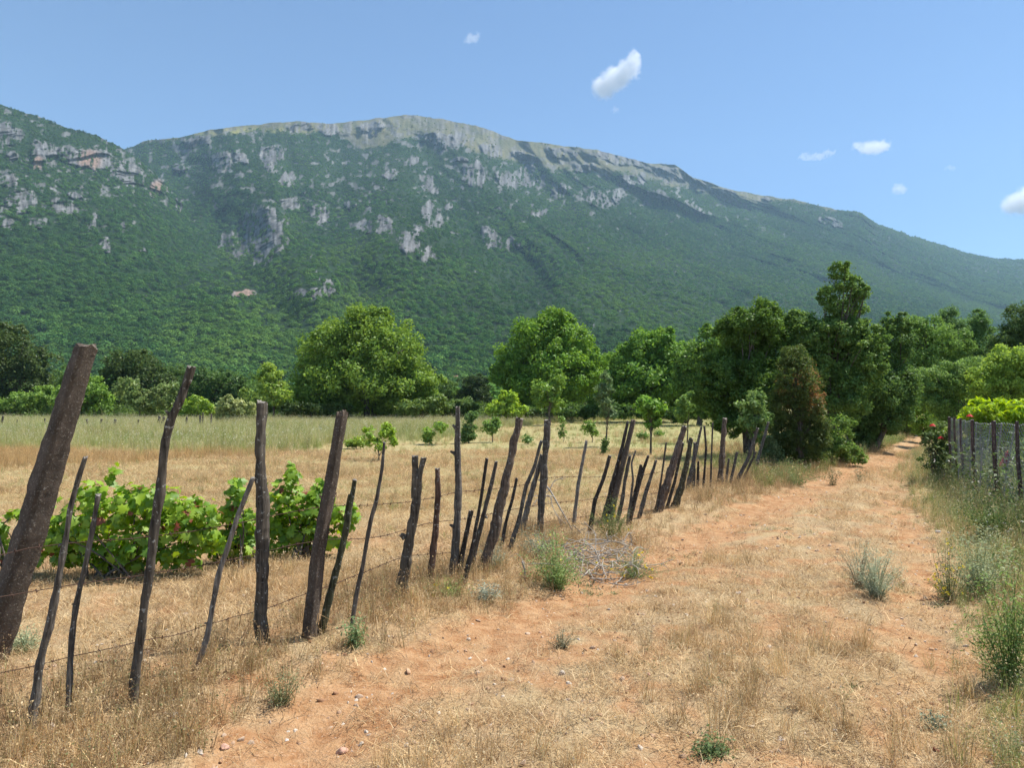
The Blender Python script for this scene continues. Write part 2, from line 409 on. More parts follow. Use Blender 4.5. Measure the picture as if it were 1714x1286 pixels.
def sheet(S, y0, yfun, nu, nt_, urange, rocks, seed, amp, name, label):
    u = np.linspace(*urange, nu)
    tau = np.linspace(0, 1, nt_)
    U, T = np.meshgrid(u, tau)
    ts = interp_sky(S, u)
    tb = -0.0042
    px_, _ = pix(u, ts)
    ts = ts + 0.0016 * fbm(px_ / 14, px_ * 0 + seed, 4, seed) * (ts > 0.02)
    t = tb + (ts - tb)[None, :] * T
    Ym = yfun(u)[None, :]
    Y = y0 + (Ym - y0) * (0.30 * T + 0.70 * T ** 1.7)
    PX, PY = pix(U, t)
    rk, tilt = rockmask(PX, PY, rocks)
    wx, wy = U * Y, (t * Y)                                    # metres across, metres up
    k = np.minimum(1, T * 2.2 + 0.04)
    # ribs run down to the right
    bl = smooth(-0.05, 0.25, U)
    ca_, sa_ = 0.90 - 0.52 * bl, 0.43 + 0.49 * bl              # the ribs lie flatter towards the right
    wb_ = 60 * fbm(wx / 300, wy / 300, 3, seed + 20)
    cross_, along_ = wx * ca_ + wy * sa_ + wb_, wy * ca_ - wx * sa_
    rib = ridged(cross_ / 380, along_ / 1500, 4, seed) * 0.9 + 0.35 * fbm(wx / 260, wy / 260, 4, seed + 5)
    tint = 0.75 * fbm(cross_ / 210, along_ / 900, 4, seed + 30) + 0.45 * fbm(wx / 90, wy / 60, 3, seed + 31)
    Y2 = Y - amp * k * rib
    small = ridged((wx + 0.6 * wy) / 120, wy / 200, 3, seed + 9)
    Y2 = Y2 - 0.12 * amp * k * small
    if seed < 200:
        for P_, dp, wd in RAVINES:
            d_ = pdist(PX + 10 * fbm(PX / 40, PY / 40, 3, 50), PY + 8 * fbm(PX / 40, PY / 40, 3, 51), P_)
            Y2 = Y2 + dp * np.exp(-(d_ / wd) ** 2) * smooth(0.05, 0.25, T) * smooth(1.0, 0.9, T)
    crag = ridged(wx / 30 + wy / 300, wy / 170, 4, seed + 3) + 0.45 * ridged(wx / 110, wy / 120, 3, seed + 4)
    scale = Y / 2500
    fine = ridged(wx / 15, wy / 60, 3, seed + 2)
    Y2 = Y2 - rk * scale * (46 * crag + 22 * fine + 10) + scale * np.clip(tilt, -230, 230)
    z = EYE + t * Y2
    X = U * Y2
    # colours: 0 forest floor, rock, meadow
    tl = np.interp(PX, [p[0] for p in TREELINE], [p[1] for p in TREELINE])
    tl = tl + 9 * fbm(PX / 22, PY / 22, 3, seed + 7)
    mead = smooth(3, -6, PY - tl) if seed < 200 else np.zeros(PX.shape)
    spots = smooth(0.30, 0.5, fbm(PX / 9, PY / 7, 4, seed + 8) + 0.22 * smooth(440, 300, PY) - 0.1 - 0.3 * smooth(1150, 1500, PX) - 0.35 * smooth(340, 450, PY))
    streak = fbm(PX / 3.5 + 0.25 * PY / 9, PY / 13, 4, seed + 6)
    rock = np.maximum(smooth(-0.05, 0.3, streak * 1.5 + (rk - 0.66) * 1.3), spots * 0.8)
    rock = np.maximum(rock, mead * 0.55 * smooth(0.0, 0.4, fbm(PX / 10, PY / 6, 4, seed + 12)))
    n1 = fbm(PX / 3.2, PY / 16, 4, seed + 13)[..., None]
    n2 = fbm(PX / 30, PY / 30, 3, seed + 14)[..., None]
    red = np.zeros(PX.shape)
    for (cx, cy, r_) in ((264, 316, 16), (62, 272, 14), (150, 268, 22), (408, 491, 20)):
        red = np.maximum(red, 1 - smooth(0.4, 1.2, np.hypot(PX - cx, PY - cy) / r_))
    rc = np.array([0.125, 0.126, 0.126]) * (1 + 1.0 * n1) * (1 - red[..., None] * 0.9) + red[..., None] * np.array([0.22, 0.15, 0.115]) * (1 + 0.4 * n1) * 0.95
    fl = np.array([0.015, 0.036, 0.009]) * (1 + 0.3 * n2)  # floor colour kept dark so gaps between the crowns look shadowed
    me_ = np.array([0.112, 0.112, 0.06]) * (1 + 0.2 * n2) + np.array([0.05, 0.03, 0.015]) * n1
    yel = np.exp(-((PX - 430) / 60) ** 2 - ((PY - 222) / 6) ** 2)[..., None]
    me_ = me_ * (1 - yel) + yel * np.array([0.28, 0.27, 0.08])
    C = fl * (1 - mead[..., None]) + me_ * mead[..., None]
    C = C * (1 - rock[..., None]) + rc * rock[..., None]
    if seed < 200:
        bank = np.exp(-((PX - 758) / 24) ** 4 - ((PY - 628) / 3.0) ** 2)[..., None]
        C = C * (1 - bank) + bank * np.array([0.48, 0.31, 0.2])
        rock = np.maximum(rock, bank[..., 0])
    # close the far side
    bk = [(1.0, 0.985), (1.06, 0.90), (1.15, 0.6), (1.2, 0.0)]
    Xs, Ys, Zs, Cs = [X], [Y2], [z], [C]
    for fy, fz in bk[1:]:
        Xs.append(X[-1:] * fy); Ys.append(Y2[-1:] * fy); Zs.append(z[-1:] * fz - 0.2); Cs.append(C[-1:])
    V = np.stack([np.concatenate(Xs), np.concatenate(Ys), np.concatenate(Zs)], -1)
    V[0, :, 2] = -0.25
    nr, na = V.shape[:2]
    i, j = np.meshgrid(np.arange(nr - 1), np.arange(na - 1), indexing='ij')
    Q = np.stack([i * na + j, i * na + j + 1, (i + 1) * na + j + 1, (i + 1) * na + j], -1).reshape(-1, 4)
    m, n, l, b = M(name, 0.95)
    b.inputs['Specular IOR Level'].default_value = 0.1
    at_ = N(n, 'ShaderNodeAttribute', attribute_name='Col')
    nz = N(n, 'ShaderNodeTexNoise', Scale=0.09, Detail=6.0, Roughness=0.65); l.new(n.new('ShaderNodeTexCoord').outputs['Object'], nz.inputs['Vector'])
    hs = n.new('ShaderNodeHueSaturation'); l.new(at_.outputs[0], hs.inputs['Color'])
    mr = N(n, 'ShaderNodeMapRange'); l.new(nz.outputs[0], mr.inputs[0]); mr.inputs[1].default_value = 0.25; mr.inputs[2].default_value = 0.75; mr.inputs[3].default_value = 0.6; mr.inputs[4].default_value = 1.35
    l.new(mr.outputs[0], hs.inputs['Value']); l.new(hs.outputs[0], b.inputs['Base Color'])
    bump(n, l, b, nz.outputs[0], 0.7, 6.0)
    tag(mk(name, V.reshape(-1, 3), [Q], m, C_flat(Cs), None, False), label, 'mountain', None, 'structure')
    pts = np.stack([X, Y2, z], -1)
    k_ = 4
    gi = np.gradient(np.stack([sum(np.roll(pts[..., c], s_, 0) for s_ in range(-k_, k_ + 1)) for c in range(3)], -1), axis=0)
    gj = np.gradient(np.stack([sum(np.roll(pts[..., c], s_, 1) for s_ in range(-k_, k_ + 1)) for c in range(3)], -1), axis=1)
    nn = np.cross(gj, gi); nn /= np.maximum(np.linalg.norm(nn, axis=-1), 1e-9)[..., None]
    return dict(tint=tint, nx=nn[..., 0], ny=nn[..., 1], nz=nn[..., 2], u=u, X=X, Y=Y2, Z=z, rock=rock, mead=mead, PX=PX, PY=PY, T=T)

def C_flat(Cs): return np.concatenate(Cs).reshape(-1, 3)

def canopy_variants(tagname, k, nleaf, cols):
    out = []
    for q in range(k):
        r = np.random.default_rng(100 + q + nleaf)
        mb = MB()
        # lumpy crown: leaf-clump faces over a few lobes
        lob = [(0, 0, 0.55, 0.72)] + [(0.5 * cos(a), 0.5 * sin(a), r.uniform(0.25, 0.8), r.uniform(0.38, 0.55)) for a in r.uniform(0, 6.28, 5)]
        n = nleaf
        li = r.integers(0, len(lob), n)
        L = np.array(lob)[li]
        d = r.normal(size=(n, 3)); d[:, 2] = np.abs(d[:, 2]) * 1.1 - 0.35; d /= np.linalg.norm(d, axis=1)[:, None]
        P = L[:, :3] + d * (L[:, 3] * r.uniform(0.8, 1.05, n))[:, None]
        nn = d * 0.8 + [0, 0, 0.5] + r.normal(size=(n, 3)) * 0.38
        V, Q = leafquads(P, nn, r.uniform(0.20, 0.34, n), r, 0.95)
        c = np.array(cols[q % len(cols)]) * r.uniform(0.75, 1.25, (n, 1))
        mb.add(V, [Q], np.repeat(c, 4, 0))
        mb.tube([(0, 0, -0.6), (0, 0, 0.4)], [0.07, 0.04], 5, (0.1, 0.08, 0.06))
        out.append(mb.build(tagname, FORE, False))
    return out

def leafquads(P, nrm, size, r, wid=0.55, droop=0.0, along=None):
    """one folded rhombic leaf per point"""
    n = len(P)
    nrm = nrm / np.maximum(np.linalg.norm(nrm, axis=1), 1e-6)[:, None]
    a = r.normal(size=(n, 3)) if along is None else along + r.normal(size=(n, 3)) * 0.35
    a[:, 2] -= droop
    a = a - nrm * (a * nrm).sum(1)[:, None]
    a /= np.maximum(np.linalg.norm(a, axis=1), 1e-6)[:, None]
    b = np.cross(nrm, a)
    s = np.asarray(size)[:, None]
    V = np.stack([P - a * s * 0.5, P + b * s * wid * 0.5 + nrm * s * 0.12, P + a * s * 0.5, P - b * s * wid * 0.5 + nrm * s * 0.12], 1).reshape(-1, 3)
    return V, np.arange(4 * n).reshape(n, 4)

def mountains():
    main = sheet(SKY_MAIN, 430.0, lambda u: 2500 + 1900 * smooth(-0.15, 0.75, u) + 200 * np.cos(u * 6), 1150, 480, (-0.86, 0.86), ROCK_MAIN, 100, 250, 'mountain', 'long hazy mountain ridge with forested flank, grey crags and bare summit')
    spur = sheet(SKY_SPUR, 400.0, lambda u: 1500 + 350 * (u + 0.7), 620, 420, (-0.86, 0.1), ROCK_SPUR, 300, 75, 'mountain_spur', 'nearer mountain spur with craggy cliffs filling the left edge')
    P, S, NN, TI = [], [], [], []
    for sh, n0, sd in ((main, 400000, 1), (spur, 260000, 2)):
        r = np.random.default_rng(sd)
        nr, na = sh['X'].shape
        i = r.uniform(0, nr - 1.01, n0); j = r.uniform(0, na - 1.01, n0)
        i0, j0 = i.astype(int), j.astype(int)
        fi, fj = i - i0, j - j0
        def g(A): return A[i0, j0] * (1 - fi) * (1 - fj) + A[i0 + 1, j0] * fi * (1 - fj) + A[i0, j0 + 1] * (1 - fi) * fj + A[i0 + 1, j0 + 1] * fi * fj
        x, y, z, rk, md, px, py = (g(sh[k]) for k in ('X', 'Y', 'Z', 'rock', 'mead', 'PX', 'PY'))
        p = np.clip((y / 2500) ** 2, 0.14, 1) * (1 - 0.93 * smooth(0.2, 0.6, rk)) * (1 - md * (0.985 - 0.2 * (rk > 0.3)))
        p = p * (0.55 + 0.45 * smooth(-0.45, 0.1, fbm(px / 18, py / 12, 3, 60 + sd)))
        ok = r.uniform(size=n0) < p
        P.append(np.stack([x, y, z], 1)[ok])
        TI.append(g(sh['tint'])[ok])
        NN.append(np.stack([g(sh['nx']), g(sh['ny']), g(sh['nz'])], 1)[ok])
        sc = (2.2 + 4.6 * r.uniform(0, 1, ok.sum()) ** 1.7) * (0.72 + 0.22 * y[ok] / 2500)
        sc *= 1 - 0.35 * smooth(380, 260, py[ok])
        S.append(sc)
    # wooded flat between the fields and the foot of the slope
    r = np.random.default_rng(5)
    n0 = 5200
    y = np.sqrt(r.uniform(125 ** 2, 520 ** 2, n0)); x = r.uniform(-0.85, 0.85, n0) * y
    px, py = pix(x / y, (8 - EYE) / y)
    ok = ~((np.abs(px - 758) < 34) & (y > 150))
    P.append(np.stack([x, y, np.zeros(n0) + 0.5], 1)[ok]); S.append(r.uniform(2.4, 4.4, n0)[ok])
    NN.append(np.repeat([[0, 0, 1.0]], len(P[-1]), 0)); TI.append(r.normal(0, 0.25, len(P[-1])))
    P, S, NN = np.concatenate(P), np.concatenate(S), np.concatenate(NN)
    n = len(P)
    NN = NN * [0.85, 0.85, 1]; NN[:, 2] = np.maximum(NN[:, 2], 0.25); NN /= np.linalg.norm(NN, axis=1)[:, None]
    # euler angles that spin about the crown's own axis, then lean it out from the slope
    az = r.uniform(0, 6.28, n); ux = np.stack([np.cos(az), np.sin(az), 0 * az], 1)
    ex = ux - NN * (ux * NN).sum(1)[:, None]; ex /= np.linalg.norm(ex, axis=1)[:, None]
    ey = np.cross(NN, ex)
    rot = np.stack([np.arctan2(ey[:, 2], NN[:, 2]), -np.arcsin(np.clip(ex[:, 2], -1, 1)), np.arctan2(ex[:, 1], ex[:, 0])], 1)
    S3 = np.stack([S * r.uniform(0.85, 1.15, n), S * r.uniform(0.85, 1.15, n), S * r.uniform(0.6, 1.0, n)], 1)
    P[:, 2] += 0.25 * S
    vs = canopy_variants('forest_tree', 6, 150, [(0.066, 0.152, 0.034), (0.086, 0.176, 0.038), (0.052, 0.126, 0.034), (0.102, 0.190, 0.042)])
    scatter('forest', P, rot, S3, vs, 'dense green forest covering the mountain slopes', 'forest', extra={'tint': np.concatenate(TI)})
    print('forest trees', n)

# ------------------------------------------------------------------ clouds, far beyond the haze
def clouds():
    D = 6800.0
    px_m = D / F
    import bmesh
    bm = bmesh.new(); bmesh.ops.create_icosphere(bm, subdivisions=3, radius=1)
    IV = np.array([v.co[:] for v in bm.verts]); IF = np.array([[v.index for v in f.verts] for f in bm.faces]); bm.free()
    def cloud(lobes, k, alpha, label):
        L = np.array(lobes, float)
        x0, x1 = (L[:, 0] - L[:, 2] * 1.5).min(), (L[:, 0] + L[:, 2] * 1.5).max()
        y0, y1 = (L[:, 1] - L[:, 3] * 1.6).min(), (L[:, 1] + L[:, 3] * 1.6).max()
        c0 = np.array(at((x0 + x1) / 2, (y0 + y1) / 2, D))
        m = bpy.data.materials.new('cloud'); m.use_nodes = True
        n, l = m.node_tree.nodes, m.node_tree.links
        n.clear()
        tc = n.new('ShaderNodeTexCoord').outputs['Object']
        nz = N(n, 'ShaderNodeTexNoise', Scale=1 / (11 * px_m), Detail=8.0, Roughness=0.68); l.new(tc, nz.inputs['Vector'])
        wv = N(n, 'ShaderNodeVectorMath', operation='SUBTRACT'); l.new(nz.outputs['Color'], wv.inputs[0]); wv.inputs[1].default_value = (0.5, 0.5, 0.5)
        ws = N(n, 'ShaderNodeVectorMath', operation='SCALE'); l.new(wv.outputs[0], ws.inputs[0]); ws.inputs['Scale'].default_value = 32 * px_m
        wa = N(n, 'ShaderNodeVectorMath', operation='ADD'); l.new(tc, wa.inputs[0]); l.new(ws.outputs[0], wa.inputs[1])
        best = None
        for cx, cy_, rx, ry in lobes:
            c = np.array(at(cx, cy_, D)) - c0
            s1 = N(n, 'ShaderNodeVectorMath', operation='SUBTRACT'); l.new(wa.outputs[0], s1.inputs[0]); s1.inputs[1].default_value = c
            s2 = N(n, 'ShaderNodeVectorMath', operation='DIVIDE'); l.new(s1.outputs[0], s2.inputs[0]); s2.inputs[1].default_value = (rx * px_m, (rx + ry) / 2 * px_m, ry * px_m)
            s3 = N(n, 'ShaderNodeVectorMath', operation='LENGTH'); l.new(s2.outputs[0], s3.inputs[0])
            if best is None: best = s3.outputs['Value']
            else:
                mn = N(n, 'ShaderNodeMath', operation='MINIMUM'); l.new(best, mn.inputs[0]); l.new(s3.outputs['Value'], mn.inputs[1]); best = mn.outputs[0]
        mr = N(n, 'ShaderNodeMapRange'); mr.inputs[1].default_value = 1.2; mr.inputs[2].default_value = 0.75; mr.inputs[3].default_value = 0.0
        mr.inputs[4].default_value = alpha * 0.027
        l.new(best, mr.inputs[0])
        v = n.new('ShaderNodeVolumePrincipled'); v.inputs['Color'].default_value = (1, 1, 1, 1); v.inputs['Anisotropy'].default_value = 0.1
        l.new(mr.outputs[0], v.inputs['Density'])
        o = n.new('ShaderNodeOutputMaterial'); l.new(v.outputs[0], o.inputs['Volume'])
        h = np.array([(x1 - x0) / 2, (L[:, 2] + L[:, 3]).max() * 0.9, (y1 - y0) / 2]) * px_m * 1.15
        ob = mk('cloud', IV * h, [IF], m); ob.location = c0
        tag(ob, label, 'cloud', 'small fair weather clouds')
    cloud([(1012, 146, 20, 17), (1030, 132, 22, 18), (1048, 118, 16, 17), (1061, 100, 12, 14), (1064, 118, 7, 12), (1002, 140, 12, 8)], 900, 0.42, 'largest white cloud, slanting, above the middle of the ridge')
    cloud([(1030, 183, 6, 4)], 40, 0.2, 'tiny wisp of cloud just under the largest slanting cloud')
    cloud([(790, 64, 12, 6), (800, 58, 6, 6), (780, 68, 6, 3)], 90, 0.16, 'faint thin cloud high above the mountain summit')
    cloud([(1462, 247, 26, 8), (1475, 244, 16, 8), (1440, 245, 14, 5)], 380, 0.36, 'flat white cloud above the descending right end of the ridge')
    cloud([(1350, 263, 14, 4), (1370, 262, 12, 4), (1388, 255, 12, 4)], 150, 0.24, 'thin curved cloud just left of the flat white cloud')
    cloud([(1507, 316, 11, 7), (1500, 313, 6, 5)], 110, 0.24, 'small ragged cloud low over the right hand slope')
    cloud([(1705, 342, 24, 16), (1716, 330, 18, 14), (1694, 346, 16, 9), (1735, 338, 26, 22)], 700, 0.42, 'bright puffy cloud cut by the right edge of the picture')
    cloud([(1592, 281, 9, 3)], 30, 0.13, 'faintest streak of cloud between flat cloud and right edge')

# ------------------------------------------------------------------ fence
def wood_mat():
    m, n, l, b = M('weathered_wood', 0.9)
    tc = n.new('ShaderNodeTexCoord').outputs['Object']
    mp = N(n, 'ShaderNodeMapping'); mp.inputs['Scale'].default_value = (60, 60, 4); l.new(tc, mp.inputs[0])
    g = N(n, 'ShaderNodeTexNoise', Scale=1.0, Detail=6.0, Roughness=0.65); l.new(mp.outputs[0], g.inputs['Vector'])
    at_ = N(n, 'ShaderNodeAttribute', attribute_name='Col')
    hs = n.new('ShaderNodeHueSaturation'); l.new(at_.outputs[0], hs.inputs['Color'])
    l.new(ramp(n, l, g.outputs[0], [(0.33, 0.30), (0.66, 1.7)]), hs.inputs['Value'])
    li = N(n, 'ShaderNodeTexNoise', Scale=38.0, Detail=3.0, Roughness=0.7); l.new(tc, li.inputs['Vector'])
    c = mixc(n, l, ramp(n, l, li.outputs[0], [(0.60, 0.0), (0.68, 0.8)]), hs.outputs[0], (0.42, 0.42, 0.38))
    l.new(c, b.inputs['Base Color'])
    bump(n, l, b, g.outputs[0], 0.9, 0.012)
    return m

def concrete_mat():
    m, n, l, b = M('old_concrete', 0.95)
    tc = n.new('ShaderNodeTexCoord').outputs['Object']
    a = N(n, 'ShaderNodeTexNoise', Scale=70.0, Detail=6.0, Roughness=0.75); l.new(tc, a.inputs['Vector'])
    k = N(n, 'ShaderNodeTexNoise', Scale=7.0, Detail=5.0, Roughness=0.65); l.new(tc, k.inputs['Vector'])
    c = mixc(n, l, ramp(n, l, k.outputs[0], [(0.35, 0.0), (0.65, 1.0)]), (0.060, 0.046, 0.035), (0.135, 0.105, 0.082))
    c = mixc(n, l, ramp(n, l, a.outputs[0], [(0.56, 0.0), (0.68, 0.8)]), c, (0.42, 0.38, 0.32))
    c = mixc(n, l, ramp(n, l, a.outputs[0], [(0.33, 0.8), (0.44, 0.0)]), c, (0.07, 0.05, 0.04))
    l.new(c, b.inputs['Base Color'])
    bump(n, l, b, a.outputs[0], 0.9, 0.012)
    return m
WOOD, CONC = wood_mat(), concrete_mat()
BROWN, GREY, DARK, RED, PALE = (0.074, 0.062, 0.049), (0.098, 0.086, 0.073), (0.048, 0.039, 0.032), (0.092, 0.055, 0.039), (0.165, 0.146, 0.125)

def resample(P, n):
    d = np.concatenate([[0], np.cumsum(np.linalg.norm(np.diff(P, axis=0), axis=1))])
    s = np.linspace(0, d[-1], n)
    # smooth interpolation
    out = np.stack([np.interp(s, d, P[:, k]) for k in range(P.shape[1])], 1)
    for _ in range(2): out[1:-1] = 0.25 * out[:-2] + 0.5 * out[1:-1] + 0.25 * out[2:]
    return out

def shaft(mb, P, R, r, square=False, col=BROWN, rough=0.13, jag=0.03, turn=0.6):
    """irregular tapering shaft along P"""
    L = np.linalg.norm(P[-1] - P[0])
    n = max(8, min(80, int(L / 0.022)))
    PR = resample(np.column_stack([P, R]), n)
    k = 12 if not square else 16
    a = np.arange(k) * 2 * pi / k
    if square:
        aa = (a + pi / 4) % (pi / 2) - pi / 4
        sh = 1 / np.maximum(np.abs(np.cos(aa)), 0.72) * 0.93
    else:
        sh = 1 + 0.16 * np.sin(2 * a + r.uniform(0, 6)) + 0.10 * np.sin(3 * a + r.uniform(0, 6)) + 0.06 * np.sin(5 * a + r.uniform(0, 6))
    V = []
    sd = r.uniform(0, 90)
    up = P[-1] - P[0]; up = up / np.linalg.norm(up)
    X = np.cross(up, [0, 1, 0]); X /= np.linalg.norm(X); Y = np.cross(up, X)
    ca, sa = cos(turn), sin(turn)
    X, Y = X * ca + Y * sa, -X * sa + Y * ca
    for i in range(n):
        c, rad = PR[i, :3], PR[i, 3]
        h_ = i / n * L
        no = 1 + rough * (1.2 * fbm(a * 1.3 + sd, np.full(k, h_ * 5 + sd), 3, 2) + 0.9 * vn(np.full(k, h_ * 9 + sd), np.cos(a) * 0.8, 5) + 0.7 * vn(np.full(k, h_ * 24 + sd), np.cos(a + 1) * 1.3, 6)) if not square else 1 + 0.07 * vn(a * 3 + sd, np.full(k, h_ * 30), 2) + 0.05 * vn(a * 1.1 + sd, np.full(k, h_ * 9), 3)
        rr = rad * sh * no
        top = (jag * r.uniform(-1, 1, k) if i == n - 1 else 0)
        V.append(c + np.outer(rr * np.cos(a), X) + np.outer(rr * np.sin(a), Y) + (np.outer(top, up) if i == n - 1 else 0))
    V = np.concatenate(V)
    Q = [[i * k + j, i * k + (j + 1) % k, (i + 1) * k + (j + 1) % k, (i + 1) * k + j] for i in range(n - 1) for j in range(k)]
    cc = np.array(col) * (1 + 0.25 * r.normal(size=(n, 1)) * 0.5).repeat(k, 0)
    mb.add(V, [Q], cc)
    c = V[-k:].mean(0) + up * jag * 0.3
    mb.add(np.concatenate([V[-k:], [c]]), [[[j, (j + 1) % k, k] for j in range(k)]], np.array(PALE if not square else col) * 1.1)
    return PR

def post(name, pts, wb, wt, label, kind='w', col=BROWN, D=None, knots=(), fork=None, turn=None, lean=0.0):
    """pts: photo pixels from the foot to the top"""
    r = np.random.default_rng(int(pts[0][0] * 7 + pts[0][1]) + 11)
    g = onground(*pts[0])
    y = D or g.y
    n = len(pts)
    P = np.array([at(px, py, y + lean * i / (n - 1)) for i, (px, py) in enumerate(pts)])
    s = y / F / 2
    R = np.linspace(wb, wt, n) * s
    d0 = (P[0] - P[1]) / np.linalg.norm(P[0] - P[1])
    P = np.concatenate([[P[0] + d0 * (0.25 if not D else 0.9)], P]); R = np.concatenate([[R[0] * 1.02], R])
    mb = MB()
    sq = kind == 'c'
    R = R * (0.80 if sq else 0.88)
    shaft(mb, P, R, r, sq, col, 0.16 if wb < 12 else 0.2, 0.03 if sq else 0.35 * float(R[-1]) + 0.004, 0.55 if turn is None else turn)
    for (kx, ky, dx, dy, kr) in knots:                       # stubs of cut branches
        a = np.array(at(kx, ky, y)); b = np.array(at(kx + dx, ky + dy, y - 0.01))
        m_ = (a + b) / 2 + np.array([0, 0, 0.004])
        shaft(mb, np.array([a, m_, b]), np.array([kr * 1.25, kr, kr * 0.7]) * s, r, False, col, 0.15, 0.006)
    if fork:
        fp, fw0, fw1 = fork
        Pf = np.array([at(px, py, y + 0.01) for px, py in fp])
        shaft(mb, Pf, np.linspace(fw0, fw1, len(Pf)) * s, r, False, col, 0.2, 0.01)
    o = P[1].copy()
    ob = mb.build(name, CONC if sq else WOOD, None, True, o)
    ob.location = o
    tag(ob, label, 'fence post', 'posts and stakes of the rough fence')
    return ob

def fence():
    S = 'wooden_stake'; C = 'concrete_post'; W = 'wooden_post'
    post(C, [(-42, 1165), (0, 1050), (62, 855), (110, 690), (145, 580)], 58, 36, 'huge leaning concrete post at the far left edge', 'c', D=4.35, turn=-0.62)
    post(S, [(50, 1232), (66, 1112), (83, 1045), (99, 968), (109, 910), (117, 854), (129, 808), (143, 766)], 15, 7, 'grey pointed stake beside the huge leaning concrete post', 'w', GREY, knots=[(104, 912, -6, 3, 4)])
    post(S, [(114, 1208), (118, 1090), (127, 1010), (142, 952), (156, 880), (164, 829)], 12, 9, 'short thin kinked stake second right of the huge concrete post', 'w', GREY, knots=[(127, 1012, -5, 0, 3)])
    post(W, [(222, 1181), (229, 1105), (239, 1035), (249, 964), (261, 860), (267, 830), (274, 754), (286, 700), (303, 668), (320, 615)], 18, 15, 'tall dark crooked pole bent near its top in front of vines', 'w', BROWN, knots=[(283, 695, -6, -7, 5)])
    post(S, [(330, 1121), (348, 1062), (357, 1008), (368, 955), (381, 918), (400, 860), (424, 801)], 12, 9, 'grey stake leaning its tip against the thick split wooden post', 'w', PALE, knots=[(349, 1046, -6, -2, 3)])
    post(W, [(436, 1081), (438, 955), (439, 855), (437, 790), (434, 760), (438, 672)], 22, 16, 'thick upright split wooden post between the two vine bushes', 'w', BROWN, knots=[(431, 790, -2, 60, 4), (433, 745, -3, 14, 5)])
    post(C, [(518, 1066), (533, 921), (551, 825), (564, 745), (573, 692)], 24, 18, 'square concrete post with one sunlit face right of the vines', 'c', turn=-0.58)
    post(S, [(537, 1059), (551, 1006), (567, 940), (581, 880), (594, 803)], 15, 8, 'mossy greenish notched stake just right of the square concrete post', 'w', (0.06, 0.062, 0.034), knots=[(577, 870, 7, -42, 4)])
    post(S, [(588, 1051), (596, 996), (608, 942), (618, 880), (631, 832), (639, 786), (643, 741)], 8, 5, 'thin curved pole with pale tip, third right of square concrete post', 'w', GREY)
    post(W, [(672, 997), (679, 941), (690, 880), (698, 830), (700, 800), (709, 767)], 21, 10, 'lichen covered post forked at its top into two prongs', 'w', (0.09, 0.076, 0.058), knots=[(678, 900, -7, -5, 8), (683, 940, -5, 5, 6)], fork=([(696, 835), (695, 800), (695, 764)], 12, 9))
    post(S, [(721, 976), (725, 921), (729, 885), (734, 830), (732, 785)], 12, 8, 'short reddish brown stake between the forked and the knotty tall post', 'w', RED, knots=[(729, 890, 4, -8, 4)])
    post(W, [(759, 967), (763, 900), (768, 818), (766, 753), (766, 682)], 18, 9, 'tall straight knotty post with snapped branch stubs on its left', 'w', GREY, knots=[(763, 762, -9, -6, 5), (766, 722, -8, -10, 5), (762, 885, -9, -6, 5)])
    post(S, [(767, 967), (777, 910), (789, 856)], 10, 8, 'shortest stub of a stake right against the knotty tall post', 'w', DARK)
    post(S, [(777, 976), (785, 940), (794, 900), (804, 840), (815, 768)], 10, 6, 'dark curved stake, nearer of the crossing pair right of knotty post', 'w', DARK)
    post(S, [(786, 958), (799, 905), (810, 861), (823, 808), (831, 773)], 11, 6, 'dark stake crossing behind another in the pair right of knotty post', 'w', BROWN, knots=[(811, 865, 5, 2, 5)])
    post(W, [(809, 956), (828, 891), (839, 836), (851, 786), (870, 701)], 19, 12, 'thick split post leaning right with sunlit right face', 'w', (0.115, 0.085, 0.064), lean=0.05)
    post(S, [(839, 921), (847, 874), (857, 838), (865, 801)], 8, 5, 'short crooked dark stake right behind the thick leaning split post', 'w', DARK)
    post(S, [(852, 922), (868, 874), (880, 816), (894, 783), (906, 738)], 9, 5, 'slender stake with bleached tip leaning to thick round post', 'w', GREY)
    post(S, [(872, 895), (884, 848), (896, 803), (907, 762)], 11, 8, 'lichen dotted grey stake leaning just left of thick round post', 'w', PALE)
    post(W, [(903, 897), (909, 803), (917, 704)], 17, 14, 'thick round upright post with bleached dead branch leaning on it', 'w', (0.09, 0.075, 0.06))
    post(S, [(960, 879), (968, 811), (976, 771), (982, 738)], 7, 4.5, 'lone thin grey stake right of the thick round post', 'w', PALE)
    post(S, [(988, 890), (996, 838), (1010, 803), (1021, 763)], 8, 6, 'dark smooth curved stake second right of the thick round post', 'w', DARK)
    post(S, [(1010, 872), (1026, 808), (1039, 758), (1051, 706)], 10, 5, 'long dark pole leaning together with a smooth brown concrete post', 'w', DARK)
    post(C, [(1020, 872), (1036, 803), (1048, 755), (1060, 705)], 12, 8, 'slim brown concrete post leaning right beside a long dark pole', 'c', turn=-0.55)
    post(S, [(1032, 877), (1041, 840), (1046, 803), (1054, 763)], 8, 5, 'thin knobbly stake just right of the slim concrete post', 'w', GREY)
    post(S, [(1049, 880), (1056, 838), (1060, 803), (1057, 776), (1064, 755)], 5, 3.5, 'wiry stake with a bent hooked top before the forked stake', 'w', GREY)
    post(W, [(1052, 878), (1064, 826), (1076, 788), (1085, 763)], 12, 5, 'dark stake forked low into two limbs right of slim concrete post', 'w', DARK, fork=([(1064, 828), (1067, 810), (1073, 778)], 8, 4))
    post(S, [(1069, 868), (1081, 826), (1098, 771)], 9, 5, 'straight leaning stake right of the low forked stake', 'w', GREY)
    post(S, [(1098, 855), (1107, 801), (1115, 741)], 5, 3, 'very thin upright stake left of the thick slanting brown post', 'w', BROWN)
